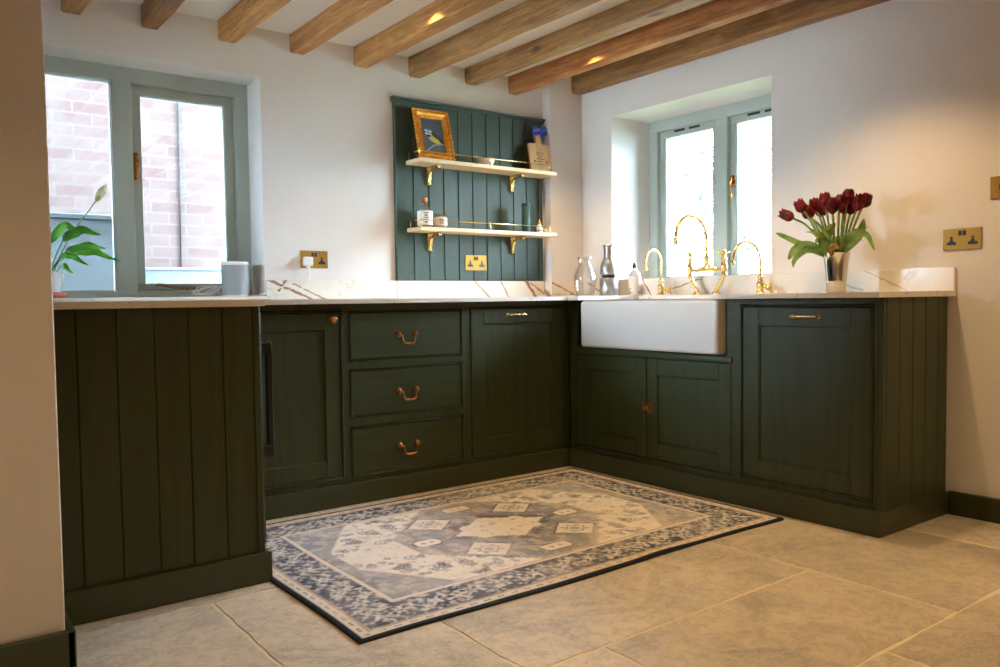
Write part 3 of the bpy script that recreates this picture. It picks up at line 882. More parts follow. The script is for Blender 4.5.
def bridge_tap(x, yc):
    t = empty('bridge_tap', (x, yc, ZT)); tagit(t, 'large brass bridge mixer tap with two cross handles, centred on the sink', 'tap')
    z = lambda v: v-ZT
    for s in (1, -1):
        g = MB()
        yv = s*.107; yl = s*.060
        g.lathe([(.024, 0), (.024, .004), (.019, .010), (.012, .016)], (0, yl, .0008), n=24)
        g.tube(smooth_path([(0, yl, .012), (0, yl+s*.006, .030), (0, yl+s*.028, .060), (0, yv-s*.006, .085), (0, yv, .105)], 5), [.0095]*21, n=14)
        g.lathe([(.012, .088), (.016, .092), (.016, .100), (.013, .104), (.0135, .118), (.017, .124), (.017, .150), (.013, .156), (.012, .170), (.015, .173), (.015, .181), (.009, .186), (.008, .200)], (0, yv, 0), n=24)
        g.build('leg', M['brass'], t)
        h = MB()
        h.lathe([(.010, .198), (.012, .203), (.012, .213), (.008, .219), (.003, .221)], (0, yv, 0), n=20)
        for k in range(4):
            a = PI/4*0 + k*PI/2 + .25
            dx, dy = math.cos(a), math.sin(a)
            h.tube([(dx*.008, yv+dy*.008, .208), (dx*.022, yv+dy*.022, .208), (dx*.028, yv+dy*.028, .208), (dx*.031, yv+dy*.031, .208)], [.004, .0038, .0062, .003], n=10)
        h.build('cross_handle', M['brass'], t)
    b = MB()
    b.tube(smooth_path([(0, -.100, .130), (0, -.075, .124), (0, -.035, .124), (0, 0, .126), (0, .035, .124), (0, .075, .124), (0, .100, .130)], 5), .0095, n=14)
    b.tube(smooth_path([(0, -.050, .128), (0, -.022, .136), (0, -.008, .156), (0, 0, .185)], 5), [.010]*16, n=12)
    b.tube(smooth_path([(0, .050, .128), (0, .022, .136), (0, .008, .156), (0, 0, .185)], 5), [.010]*16, n=12)
    b.lathe([(.012, .160), (.016, .172), (.014, .180), (.0165, .184), (.0165, .194), (.012, .199)], (0, 0, 0), n=22)
    b.build('bridge', M['brass'], t)
    s = MB()
    R = .118
    P = [(0, 0, .195), (0, 0, .24), (0, 0, z(1.182))] + arc(-R, z(1.182), R, 0, PI*.985, 22, 0, 1.0)[1:] + [(-2*R, 0, z(1.168))]
    s.tube(P, .0085, n=14)
    s.lathe([(.0085, z(1.18)), (.0125, z(1.176)), (.0125, z(1.168)), (.010, z(1.163)), (.0125, z(1.160)), (.0115, z(1.152))], (-2*R, 0, 0), n=18)
    s.build('spout', M['brass'], t)
bridge_tap(.47, -.531)

def swan_tap(x, y, R, zr, tip, label, yaw):
    t = empty('swan_neck_tap', (x, y, ZT), yaw); tagit(t, label, 'tap')
    b = MB()
    b.lathe([(.023, .0008), (.023, .004), (.018, .009), (.0155, .014), (.015, .030), (.018, .034), (.018, .050), (.014, .056), (.010, .070), (.012, .074), (.012, .082), (.007, .088)], (0, 0, 0), n=24)
    b.tube([(0, -.008, .040), (0, -.045, .032)], .0095, n=14)
    b.build('body', M['brass'], t)
    h = MB()
    h.lathe([(.012, -.040), (.0165, -.044), (.0165, -.056), (.012, -.060), (.006, -.064)], (0, 0, .031), axis='y', n=20)
    h.tube([(0, -.050, .031), (.006, -.056, .018), (.010, -.060, .006)], [.005, .0045, .006], n=10)
    h.build('lever', M['brass'], t)
    s = MB(); z1 = zr-ZT
    P = [(0, 0, .084), (0, 0, .12), (0, 0, z1)] + arc(-R, z1, R, 0, PI*.97, 20, 0, 1.0)[1:]
    P += [(P[-1][0]-.0015, 0, tip-ZT)]
    s.tube(P, .0058, n=12)
    e = P[-1]; s.lathe([(.006, e[2]+.010), (.0085, e[2]+.007), (.0085, e[2]-.004), (.006, e[2]-.006)], (e[0], e[1], 0), n=14)
    s.build('spout', M['brass'], t)
swan_tap(.47, -.222, .062, 1.085, 1.040, 'small brass swan neck tap next to the soap bottle', .05)
swan_tap(.47, -.850, .098, 1.055, 1.045, 'brass swan neck tap between the bridge mixer and the tulips', -.05)

# ------------------------------------------------------------------ vessels by the sink
m = MB()
prof = [(.046, .002), (.052, .006), (.060, .040), (.0665, .085), (.066, .115), (.056, .150), (.040, .178), (.035, .196), (.040, .215), (.048, .226)]
inner = [(r-.0035, h) for r, h in prof[1:]][::-1] + [(.04, .010), (.001, .010)]
m.lathe([(.001, .0008)] + prof + inner, (0, 0, 0), n=40, cap=False)
o = m.build('glass_carafe', M['vessel_glass']); o.location = (.375, .275, ZT+.0005)
tagit(o, 'empty clear glass carafe with a waisted neck, in the corner of the worktop', 'carafe')

c = empty('steel_bottle', (.40, .105, ZT+.0008)); tagit(c, 'steel bottle with a flared neck standing on a smoky grey base, beside the glass carafe', 'bottle')
m = MB(); m.lathe([(.050, 0), (.052, .003), (.052, .098), (.049, .101), (.046, .098), (.046, .006), (.001, .006)], n=36, cap=False); m.build('base', M['brushed'], c)
m = MB(); m.lathe([(.034, .100), (.034, .106), (.040, .110), (.040, .118), (.034, .120)], n=30); m.build('collar', M['black'], c)
m = MB(); m.lathe([(.046, .120), (.048, .126), (.048, .155), (.044, .178), (.034, .198), (.028, .212), (.026, .245), (.027, .270), (.034, .288), (.032, .288), (.024, .272), (.001, .27)], n=36, cap=False); m.build('body', M['brushed'], c)

c = empty('soap_bottle', (.475, -.025, ZT+.0008)); tagit(c, 'slim clear soap bottle with white label and black cap, beside the steel bottle', 'bottle')
m = MB(); m.lathe([(.001, 0), (.031, 0), (.033, .004), (.033, .110), (.028, .125), (.012, .140), (.010, .155), (.008, .155), (.009, .14), (.025, .123), (.030, .108), (.030, .006), (.001, .006)], n=30, cap=False); m.build('body', M['vessel_glass'], c)
m = MB(); m.lathe([(.0338, .022), (.0338, .108)], n=30, cap=False); m.build('label', M['paper'], c)
m = MB(); m.box(-.036, -.0345, -.012, .012, .036, .040); m.build('label_print', simple('label_gold', lin(196, 180, 140), .6), c)
m = MB(); m.lathe([(.011, .153), (.011, .172), (.007, .175), (.007, .182), (.002, .183)], n=18); m.build('cap', M['black'], c)

# ------------------------------------------------------------------ tulips in a steel vase
VX, VY = .30, -1.340
m = MB()
m.lathe([(.001, .0), (.036, .0), (.038, .003), (.0405, .05), (.046, .11), (.0545, .164), (.0555, .166), (.054, .165), (.045, .11), (.039, .05), (.036, .006), (.001, .006)], n=44, cap=False)
o = m.build('steel_vase', M['chrome']); o.location = (VX, VY, ZT+.0006)
tagit(o, 'tapered polished steel vase holding the tulips on the worktop', 'vase')

def petal_bloom(mb, base, axis, L, W, rnd, openness=.0):
    """six overlapping petals forming an egg-shaped tulip cup"""
    ax = Vector(axis).normalized(); a1 = ax.orthogonal().normalized(); a2 = ax.cross(a1)
    for k in range(6):
        ang = k*PI/3 + rnd.uniform(-.12, .12); layer = (k % 2)
        e = a1*math.cos(ang) + a2*math.sin(ang); s = ax.cross(e)
        tipo = openness + rnd.uniform(-.08, .16)
        def fn(u, v, e=e, s=s, layer=layer, tipo=tipo):
            # u along petal, v across
            rad = W*.5*(math.sin(PI*min(1, (u*.86+.07)))**.7)*(1-.10*layer)
            rad = max(rad, W*(.10 + .18*tipo) if u > .5 else .001)
            wv = (v-.5)*2
            half = W*.52*(math.sin(PI*(u**.72))**.8) + .0004
            bend = wv*wv*half*.45
            p = base + ax*(L*u*(1+.0*layer)) + e*(rad-bend + (tipo*W*.35*max(0, u-.6)/.4)) + s*(wv*half)
            return p
        mb.grid(fn, 9, 6)

def tulip(tip, droop, label, seed, group='tulips in the steel vase', flip=0, leaves=1):
    rnd = random.Random(seed)
    root = empty('tulip', (VX, VY, ZT+.02)); O = Vector((VX, VY, ZT+.02))
    tagit(root, label, 'tulip', group)
    tip = Vector(tip)
    a = Vector((VX, VY, ZT+.02)) + Vector((rnd.uniform(-.012, .012), rnd.uniform(-.012, .012), 0))
    rimdir = Vector((tip.x-VX, tip.y-VY, 0)); rl = min(.040, rimdir.length*.45)
    rim = Vector((VX, VY, ZT+.165)) + (rimdir.normalized()*rl if rimdir.length > 1e-4 else Vector((0, 0, 0)))
    mid = rim.lerp(tip, .55) + Vector((0, 0, .012 if droop < .5 else .03))
    P = smooth_path([a, rim, mid, tip], 6)
    st = MB(); st.tube([p-O for p in P], .0046, n=8); st.build('stem', M['stem'], root)
    d = (P[-1]-P[-3]).normalized()
    b = MB(); petal_bloom(b, tip-O-d*.004, d, rnd.uniform(.060, .072), rnd.uniform(.042, .050), rnd, rnd.uniform(.1, .75))
    b.build('bloom', M['petal'], root)
    for k in range(leaves):
        L = rnd.uniform(.12, .18); t0 = rnd.uniform(.0, .22)
        start = rim.lerp(mid, t0*.5)
        out = Vector((rimdir.x, rimdir.y, 0)); out = out.normalized() if out.length > .01 else Vector((0, -1, 0))
        out = (Matrix.Rotation(rnd.uniform(-.9, .9), 3, 'Z') @ out)
        curl = rnd.uniform(.2, 1.0); w = rnd.uniform(.015, .024)
        side = out.cross(Vector((0, 0, 1))).normalized()
        lf = MB()
        def fn(u, v, start=start, out=out, curl=curl, w=w, side=side, L=L):
            x = L*(u*.62); z = L*(u*1.0 - curl*u*u*.75)
            ww = w*(math.sin(PI*(u*.93+.07)**.8)**.75)
            wv = (v-.5)*2
            return start - O + out*x + Vector((0, 0, z)) + side*(wv*ww) + Vector((0, 0, 1))*(abs(wv)*ww*.5) - out*(abs(wv)*ww*.2)
        lf.grid(fn, 14, 4); lf.build('leaf', M['leaf_tulip'], root)
    return root
heads = [(-1.190, 1.255), (-1.222, 1.232), (-1.250, 1.262), (-1.292, 1.268), (-1.322, 1.232), (-1.352, 1.262), (-1.385, 1.268), (-1.400, 1.232), (-1.425, 1.238), (-1.452, 1.252), (-1.275, 1.238), (-1.372, 1.240)]
for i, (y, z) in enumerate(heads):
    dx = [-.03, .02, .05, -.02, -.05, .04, -.01, .03, -.035, .0, .06, .05][i]
    kx = (y - VY)*0
    tulip((VX+dx, y + dx*.6, z), 0, 'dark red tulip standing upright among the others in the steel vase', 40+i, leaves=1+i%2)
tulip((VX-.01, -1.140, 1.232), 1, 'dark red tulip leaning far out over the sink side of the vase', 91, leaves=0)

# loose curling leaves round the rim belong to the bunch: one thing each
def strap(name, pts, w, mat, label, grp='curling tulip leaves over the vase rim'):
    P = smooth_path(pts, 6); n = len(P)-1
    m = MB()
    O = Vector(pts[0])
    T = [(P[min(i+1, n)]-P[max(i-1, 0)]).normalized() for i in range(n+1)]
    def fn(u, v):
        i = round(u*n); t = T[i]; s = t.cross(Vector((.8, .6, .2))).normalized(); nn = t.cross(s)
        ww = w*(math.sin(PI*(u*.9+.08))**.7); wv = (v-.5)*2
        return P[i]-O + s*wv*ww + nn*(abs(wv)*ww*.45)
    m.grid(fn, n, 6)
    o = m.build(name, mat); o.location = O
    tagit(o, label, 'leaf', grp)
Z0 = ZT+.15
def V(dx, y, z): return (VX+dx, y, z)
strap('tulip_leaf', [V(-.02, -1.32, Z0), V(-.05, -1.28, 1.09), V(-.06, -1.235, 1.105), V(-.07, -1.19, 1.09), V(-.07, -1.16, 1.05)], .022, M['leaf_tulip'], 'broad green leaf arching over the rim towards the taps')
strap('tulip_leaf', [V(-.03, -1.31, Z0), V(-.03, -1.24, 1.10), V(-.04, -1.18, 1.125), V(-.05, -1.12, 1.155), V(-.05, -1.085, 1.17)], .012, M['leaf_tulip'], 'narrow leaf with a browned tip reaching out highest towards the taps')
strap('tulip_leaf', [V(-.02, -1.37, Z0), V(-.04, -1.40, 1.12), V(-.04, -1.45, 1.145), V(-.05, -1.50, 1.13), V(-.05, -1.53, 1.07)], .014, M['leaf_tulip'], 'long thin leaf bending down towards the end of the worktop')
strap('tulip_leaf', [V(-.045, -1.33, Z0), V(-.055, -1.315, 1.12), V(-.055, -1.335, 1.16), V(-.06, -1.37, 1.19)], .024, M['leaf_tulip'], 'broad pale green leaf standing up at the front of the vase')
strap('tulip_leaf', [V(-.02, -1.36, Z0), V(-.02, -1.42, 1.11), V(-.02, -1.455, 1.15), V(-.02, -1.47, 1.20)], .020, M['leaf_tulip'], 'upright leaf with a dark edge on the end-wall side of the vase')
strap('tulip_leaf', [V(-.05, -1.35, Z0), V(-.065, -1.355, 1.085), V(-.07, -1.375, 1.098), V(-.075, -1.395, 1.08)], .013, M['leaf_brown'], 'withered yellow-brown leaf at the front of the rim')
strap('tulip_leaf', [V(-.03, -1.31, Z0), V(-.06, -1.26, 1.085), V(-.07, -1.22, 1.075), V(-.08, -1.195, 1.045), V(-.08, -1.19, 1.015)], .013, M['leaf_tulip'], 'yellowing leaf hanging lowest beside the vase')

# ------------------------------------------------------------------ shelf panel
sp = empty('shelf_panel', (-.22, YB-.020, 1.0)); tagit(sp, 'green tongue-and-groove wall panel behind the two wooden shelves', 'wall panel')
m = MB()
gx = [-.732] + [-.626+.0965*i for i in range(9)] + [.236, .274]
for a, b in zip(gx[:-1], gx[1:]):
    a += .22; b += .22
    m.prism([(a, .0045), (a+.0045, 0), (b-.0045, 0), (b, .0045), (b, .0195), (a, .0195)], 'z', 0, .938)
m.build('boards', M['panel_green'], sp)
m = MB()
m.prism([(.0195, .936), (-.004, .936), (-.008, .941), (-.006, .946), (-.018, .950), (-.020, .958), (.0195, .958)], 'x', -.745+.22, -.0+.284+.22)
m.build('cap_moulding', M['panel_green'], sp)

def shelf(z, label, y0):
    s = empty('wall_shelf', (-.22, .527, z)); tagit(s, label, 'shelf', 'wooden shelves on the green panel')
    m = MB(); m.box(-.669+.22, .262+.22, y0-.527, -.0005, -.0205, 0, bev=.0018); m.build('board', M['shelf_wood'], s)
    for bxp in (-.530, .034):
        b = MB(); X = bxp+.22
        # ogee scroll bracket: back leaf, arm and curved brace
        b.box(X-.011, X+.011, -.005, -.0006, -.115, -.0212, bev=.001)
        b.box(X-.011, X+.011, -.115, -.0006, -.0262, -.0212, bev=.001)
        b.tube(smooth_path([(X, -.006, -.112), (X, -.013, -.090), (X, -.019, -.065), (X, -.034, -.045), (X, -.062, -.037), (X, -.092, -.032), (X, -.112, -.027)], 5), [.0085]*31, n=8, flat=1.15)
        b.lathe([(.009, -.008), (.009, .008)], (X, -.008, -.110), axis='x', n=14)
        b.lathe([(.008, -.008), (.008, .008)], (X, -.108, -.033), axis='x', n=14)
        b.tube([(X, -.006, -.06), (X, -.03, -.027)], .005, n=8)
        b.build('bracket', M['brass'], s)
    g = MB(); yr = y0-.527+.010; zr = .036
    xs = [-.663+.22, -.215+.22, .215+.22]
    for x in xs:
        g.lathe([(.006, 0), (.006, .003), (.0028, .006), (.0028, zr-.004), (.0045, zr-.002), (.0045, zr+.004), (.001, zr+.006)], (x, yr, .0004), n=10)
    g.lathe([(.006, 0), (.006, .003), (.0028, .006), (.0028, zr+.002), (.001, zr+.004)], (xs[0], -.028, .0004), n=10)
    g.lathe([(.006, 0), (.006, .003), (.0028, .006), (.0028, zr+.002), (.001, zr+.004)], (xs[-1], -.028, .0004), n=10)
    g.tube([(xs[0]-.0, yr, zr), (xs[-1], yr, zr)], .0022, n=8)
    g.tube([(xs[0], yr, zr), (xs[0], -.002, zr)], .0022, n=8); g.tube([(xs[-1], yr, zr), (xs[-1], -.002, zr)], .0022, n=8)
    g.build('gallery_rail', M['brass'], s)
shelf(1.629, 'upper pale wooden shelf with a thin brass gallery rail', .382)
shelf(1.2755, 'lower pale wooden shelf with a thin brass gallery rail', .386)
ZS1, ZS2 = 1.6295, 1.276

# framed bird painting, leaning back
fr = empty('picture_frame', (-.540, .412, ZS1)); tagit(fr, 'ornate gilt frame with a small bird painting, leaning on the upper shelf', 'picture')
fr.rotation_euler = (-math.radians(14), 0, math.radians(0))
W_, H_ = .228, .284
m = MB()
def frame_ring(m, w0, h0, w1, h1, d0, d1):
    """mitred ring: outer rect half sizes w0,h0 at depth d0 to inner w1,h1 at depth d1 (front is -y)"""
    cz = H_/2
    A = [m.bm.verts.new((sx*w0, d0, cz+sz*h0)) for sx, sz in ((-1, -1), (1, -1), (1, 1), (-1, 1))]
    B = [m.bm.verts.new((sx*w1, d1, cz+sz*h1)) for sx, sz in ((-1, -1), (1, -1), (1, 1), (-1, 1))]
    for i in range(4): m.bm.faces.new((A[i], A[(i+1) % 4], B[(i+1) % 4], B[i]))
steps = [(0, .030), (0, .004), (.003, .0), (.010, -.002), (.013, .002), (.016, -.004), (.024, -.006), (.032, .000), (.036, .004), (.039, -.001), (.046, .002), (.050, .008), (.050, .014)]
for (a, d0), (b, d1) in zip(steps[:-1], steps[1:]):
    frame_ring(m, W_/2-a, H_/2-a, W_/2-b, H_/2-b, d0, d1)
bmesh.ops.remove_doubles(m.bm, verts=m.bm.verts, dist=1e-6)
m.bm.faces.new([m.bm.verts.new(p) for p in ((-W_/2, .030, 0), (-W_/2, .030, H_), (W_/2, .030, H_), (W_/2, .030, 0))])
for k in range(14):   # carved edge beads
    for s in (-1, 1): m.ball((s*(W_/2-.0065), -.001, .014+k*(H_-.028)/13), .0046, u=8, v=6)
    m.ball((-W_/2+.012+k*(W_-.024)/13, -.001, H_-.0065), .0046, u=8, v=6); m.ball((-W_/2+.012+k*(W_-.024)/13, -.001, .0065), .0046, u=8, v=6)
m.build('gilt_frame', M['gilt'], fr)
cv = MB().box(-W_/2+.048, W_/2-.048, .011, .016, .048, H_-.048).build('canvas', simple('slate_canvas', lin(72, 82, 92), .6), fr)
# small songbird on a twig painted on the canvas
def poly(m, pts, y, mi):
    m.mi = mi; f = m.bm.faces.new([m.bm.verts.new((x, y, z)) for x, z in pts]); f.material_index = mi
def ell(cx, cz, rx, rz, a=0, n=18):
    return [(cx+rx*math.cos(t)*math.cos(a)-rz*math.sin(t)*math.sin(a), cz+rx*math.cos(t)*math.sin(a)+rz*math.sin(t)*math.cos(a)) for t in [2*PI*i/n for i in range(n)]]
m = MB()
poly(m, [(-.050, .062), (-.046, .060), (.0, .093), (.056, .103), (.056, .108), (-.004, .098)], .0105, 4)
poly(m, ell(.008, .125, .034, .020, -.35), .0103, 0)
poly(m, [(.020, .135), (.060, .108), (.058, .100), (.030, .112)], .0102, 1)
poly(m, ell(.016, .137, .030, .010, -.55), .0101, 1)
poly(m, ell(-.022, .152, .018, .017), .0100, 2)
poly(m, ell(-.020, .165, .014, .006, -.2), .0099, 3)
poly(m, [(-.040, .155), (-.004, .150), (-.004, .146), (-.040, .150)], .0098, 1)
poly(m, [(-.038, .151), (-.047, .147), (-.038, .145)], .0098, 1)
poly(m, ell(-.022, .136, .012, .006), .0098, 1)
bmesh.ops.scale(m.bm, vec=(1.25, 1, 1.25), verts=m.bm.verts, space=Matrix.Translation((-.004, 0, -.128)))
m.build('painted_bird', [simple('paint_yellow', lin(204, 186, 74), .6), simple('paint_black', lin(26, 34, 44), .6), simple('paint_white', lin(228, 230, 226), .6), simple('paint_blue', lin(70, 110, 150), .6), simple('paint_twig', lin(168, 156, 140), .6)], fr)

# small lidded dish on upper shelf
c = empty('trinket_dish', (-.205, .445, ZS1+.0005)); tagit(c, 'small white patterned dish with dark contents, midway along the upper shelf', 'dish')
m = MB(); m.lathe([(.001, 0), (.030, 0), (.038, .004), (.047, .026), (.050, .040), (.047, .040), (.043, .026), (.034, .008), (.001, .008)], n=30, cap=False); m.build('bowl', M['paper'], c)
m = MB(); m.lathe([(.0455, .036), (.034, .041), (.001, .043)], n=30, cap=False); m.ball((.012, -.01, .042), .012); m.ball((-.014, -.004, .042), .011); m.build('contents', simple('dark_sweets', lin(66, 40, 36), .5), c)
m = MB(); m.lathe([(.0436, .018), (.0476, .028)], n=30, cap=False); m.build('painted_band', simple('band_brown', lin(120, 88, 70), .6), c)

# chopping board with ribbon
c = empty('chopping_board', (.203, .448, ZS1+.0005)); c.rotation_euler = (-math.radians(9), 0, 0)
tagit(c, 'bamboo chopping board with a blue ribbon bow, at the end of the upper shelf', 'chopping board')
m = MB()
pts = []
def rc(cx, cz, r, a0, a1, n=5): return [(cx+r*math.cos(a0+(a1-a0)*i/n), cz+r*math.sin(a0+(a1-a0)*i/n)) for i in range(n+1)]
pts = rc(-.066, .014, .014, PI, 1.5*PI) + rc(.066, .014, .014, -.5*PI, 0) + rc(.068, .160, .012, 0, .5*PI) + [(.034, .172)] + rc(.0335, .186, .014, 1.5*PI, PI)[0:] + rc(.010, .256, .0105, 0, PI/2) + rc(-.010, .256, .0105, PI/2, PI) + rc(-.0335, .186, .014, 0, -.5*PI) + rc(-.068, .160, .012, .5*PI, PI)
m.prism(pts, 'y', 0, .015)
m.build('board', M['bamboo'], c)
m = MB()   # burnt engraving: cup outline, script line, two hearts
m.tube([(.024*math.cos(a), -.0004, .118+.020*math.sin(a)) for a in [PI+PI*i/12 for i in range(13)]], .0011, n=5)
m.tube([(-.024, -.0004, .118), (.024, -.0004, .118)], .0010, n=5)
for (x0, x1, z, am) in ((-.026, .030, .082, .0035), (-.030, .034, .066, .0025)):
    m.tube([(x0+(x1-x0)*i/28, -.0004, z+am*math.sin(i*2.1)) for i in range(29)], .0009, n=5)
for x in (-.044, .048):
    m.ball((x-.003, -.0002, .067), .0042, (1, .2, 1)); m.ball((x+.003, -.0002, .067), .0042, (1, .2, 1)); m.ball((x, -.0002, .063), .004, (1, .2, 1))
m.build('engraving', M['ink'], c)
m = MB()
def rib(P, w):
    PP = smooth_path(P, 6); n = len(PP)-1
    m.grid(lambda u, v: PP[round(u*n)] + Vector((0, .002*(v-.5), (v-.5)*w*(1 if u > .05 else .5))), n, 2)
zr = .236
rib([(0, -.012, zr), (-.022, -.018, zr+.020), (-.048, -.020, zr+.020), (-.056, -.018, zr-.004), (-.026, -.016, zr-.010), (0, -.012, zr)], .022)
rib([(0, -.012, zr), (.020, -.018, zr+.020), (.046, -.020, zr+.030), (.060, -.018, zr+.008), (.030, -.016, zr-.004), (0, -.012, zr)], .022)
rib([(.002, -.010, zr), (.014, -.016, zr-.018), (.026, -.018, zr-.048)], .016)
rib([(-.002, -.010, zr), (-.014, -.016, zr-.012), (-.028, -.018, zr-.018)], .010)
m.ball((0, -.012, zr), .009, (1.1, .8, 1))
m.lathe([(.0135, zr-.004), (.0140, zr+.004)], (0, .006, 0), n=16, cap=False)
m.build('ribbon_bow', M['ribbon'], c)

# lower shelf things
c = empty('glass_bottle', (-.600, .455, ZS2+.0005)); tagit(c, 'clear glass bottle with a white label and copper stopper, on the lower shelf', 'bottle')
m = MB(); m.lathe([(.001, 0), (.038, 0), (.040, .004), (.040, .088), (.034, .104), (.016, .112), (.0125, .118), (.0125, .134), (.010, .134), (.010, .118), (.031, .102), (.037, .086), (.037, .006), (.001, .006)], n=30, cap=False); m.build('body', M['vessel_glass'], c)
m = MB(); m.lathe([(.0408, .012), (.0408, .086)], n=30, cap=False); m.build('label', M['paper'], c)
m = MB()
for i, (dz, w) in enumerate([(.074, .018), (.062, .012), (.050, .020), (.038, .014), (.026, .010)]):
    for a in (-1.95,):
        for k in range(6):
            an = a + (k-2.5)*w/.041/4
            m.box(-.0006, .0006, -.0016, .0016, dz-.003, dz+.003, mat=Matrix.Rotation(an, 4, 'Z') @ Matrix.Translation((.0414, 0, 0)))
m.build('label_print', M['ink'], c)
m = MB(); m.lathe([(.0115, .128), (.0115, .134), (.015, .135), (.015, .156), (.013, .158)], n=22); m.build('stopper', M['copper'], c)
c = empty('candle_jar', (-.508, .445, ZS2+.0005)); tagit(c, 'white labelled candle jar next to the copper-stoppered bottle', 'candle')
m = MB(); m.lathe([(.001, 0), (.033, 0), (.035, .003), (.035, .076), (.0325, .076), (.0325, .006), (.001, .006)], n=28, cap=False); m.build('jar', M['vessel_glass'], c)
m = MB(); m.lathe([(.0315, .0065), (.0315, .058), (.028, .060)], n=28); m.tube([(0, 0, .06), (0, 0, .068)], .001, n=5); m.build('wax', M['wax'], c)
m = MB(); m.lathe([(.0356, .014), (.0356, .054)], n=28, cap=False); m.build('label', M['paper'], c)
m = MB()
for dz in (.044, .034, .024):
    for k in range(6):
        an = -2.0 + (k-2.5)*.11
        m.box(-.0005, .0005, -.0014, .0014, dz-.0022, dz+.0022, mat=Matrix.Rotation(an, 4, 'Z') @ Matrix.Translation((.0361, 0, 0)))
m.build('label_print', M['ink'], c)
c = empty('storage_tin', (.078, .448, ZS2+.0005)); tagit(c, 'tall slim teal cylindrical tin on the lower shelf', 'tin')
m = MB(); m.lathe([(.001, 0), (.0225, 0), (.0235, .002), (.0235, .150), (.001, .150)], n=34, cap=False); m.build('body', M['teal_book'], c)
m = MB(); m.lathe([(.0236, .1505), (.0242, .152), (.0242, .166), (.0232, .168), (.001, .1682)], n=34, cap=False); m.build('lid', M['teal_book'], c)
m = MB(); m.lathe([(.02365, .046), (.02365, .0475)], n=34, cap=False); m.build('printed_band', simple('faded_print', lin(22, 64, 62), .6), c)
c = empty('dropper_bottle', (.160, .425, ZS2+.0005)); tagit(c, 'tiny white bottle with a yellow tip, near the end of the lower shelf', 'bottle')
m = MB(); m.lathe([(.001, 0), (.016, 0), (.017, .002), (.017, .034), (.012, .044), (.008, .048)], n=22); m.build('body', M['paper'], c)
m = MB(); m.lathe([(.0172, .010), (.0172, .016)], n=22, cap=False); m.build('band', simple('band_rust', lin(176, 104, 76), .6), c)
m = MB(); m.lathe([(.0095, .048), (.0095, .058), (.005, .062), (.003, .078), (.001, .080)], n=16); m.build('tip', simple('yellow_tip', lin(222, 176, 72), .5), c)
c = MB(); c.lathe([(.001, 0), (.010, 0), (.013, .006), (.012, .016), (.006, .022), (.001, .023)], (0, 0, 0), n=18)
o = c.build('salt_pot', M['paper']); o.location = (.198, .420, ZS2+.0005); tagit(o, 'tiny white pot at the very end of the lower shelf', 'pot')

# ------------------------------------------------------------------ sockets
def socket(name, loc, rz, label, plugged=False, style='plate'):
    e = empty(name, loc, rz); tagit(e, label, 'socket')
    w, h = .1455, .0855
    m = MB(); m.box(-w/2, w/2, -.0045, .0005-.001, -h/2, h/2, bev=.0012); m.build('face_plate', M[style], e)
    m = MB()
    for s in (-.0085, .0085): m.box(s-.0055, s+.0055, -.0085, -.0043, .014, .034, bev=.001)
    m.build('rocker_switch', M['slot'], e)
    for s in (-.040, .040):
        if plugged and s < 0: continue
        m = MB(); z = -.010
        m.box(s-.0045, s+.0045, -.0052, -.0044, z+.002, z+.021); m.box(s-.018, s+.018, -.0052, -.0044, z-.013, z-.001); m.box(s-.008, s+.008, -.0052, -.0044, z-.002, z+.006)
        m.build('pin_slots', M['slot'], e)
    return e
socket('wall_socket', (-1.190, YB-.0005, 1.102), 0, 'brass double socket with a white plug in it, on the back wall', True)
socket('wall_socket', (-.226, YB-.0205, 1.1005), 0, 'brass double socket set in the green shelf panel')
socket('wall_socket', (XW-.0005, -1.7305, 1.111), -PI/2, 'brass double socket on the right wall past the tulips')
e = empty('light_switch', (XW-.0005, -1.874, 1.300), -PI/2); tagit(e, 'square brass switch plate high on the right wall at the photo edge', 'switch')
MB().box(-.043, .043, -.0045, -.0005, -.0425, .0425, bev=.0012).build('face_plate', M['plate'], e)
MB().box(-.010, .010, -.0085, -.0043, -.008, .010, bev=.001).build('rocker_switch', M['slot'], e)

# plug and cable
c = empty('plug', (-1.230, .541, 1.090)); tagit(c, 'white three-pin plug in the back wall socket', 'plug')
m = MB(); m.box(-.023, .023, -.030, -.0008, -.020, .024, bev=.009, seg=3); m.box(-.008, .008, -.026, -.006, -.034, -.015, bev=.004, seg=2); m.build('plug_body', M['white_plastic'], c)
m = MB()
path = [(-1.230, .525, 1.056), (-1.232, .515, 1.02), (-1.255, .50, .975), (-1.30, .488, .950), (-1.33, .475, .962), (-1.355, .46, .975), (-1.40, .47, .962), (-1.455, .50, .938), (-1.48, .54, .9285), (-1.505, .575, .929)]
m.tube(smooth_path(path, 6), .0032, n=8)
# loose coil on the sill by the speaker
coil = []
for i in range(64):
    a = i*.42; rr = .048+.016*math.sin(i*.31)
    coil.append((-1.690+rr*1.1*math.cos(a), .622+rr*.35*math.sin(a), .930+.018*(1+math.sin(a*1.0+.6))+.010*math.sin(i*.9)*.5+.0004*i*.6))
m.tube(smooth_path([(-1.600, .640, .929), (-1.63, .650, .929)] + coil, 2), .0028, n=7)
tagit(m.build('power_cable', M['white_plastic']), 'white cable coiled beside the speaker and running up to the plug', 'cable')

# speaker
c = empty('smart_speaker', (-1.562, .605, .9245)); tagit(c, 'small grey cylindrical speaker with a white top on the back windowsill', 'speaker')
m = MB(); m.lathe([(.056, 0), (.060, .003), (.0615, .008), (.0615, .146)], n=44); m.build('body', M['speaker'], c)
m = MB(); m.lathe([(.0617, .146), (.0620, .150), (.0615, .159), (.058, .162), (.001, .1622)], n=44, cap=False); m.build('top', M['white_plastic'], c)
m = MB(); m.lathe([(.0570, 0), (.0617, .004), (.0617, .007)], n=44, cap=False); m.build('foot_ring', M['white_plastic'], c)

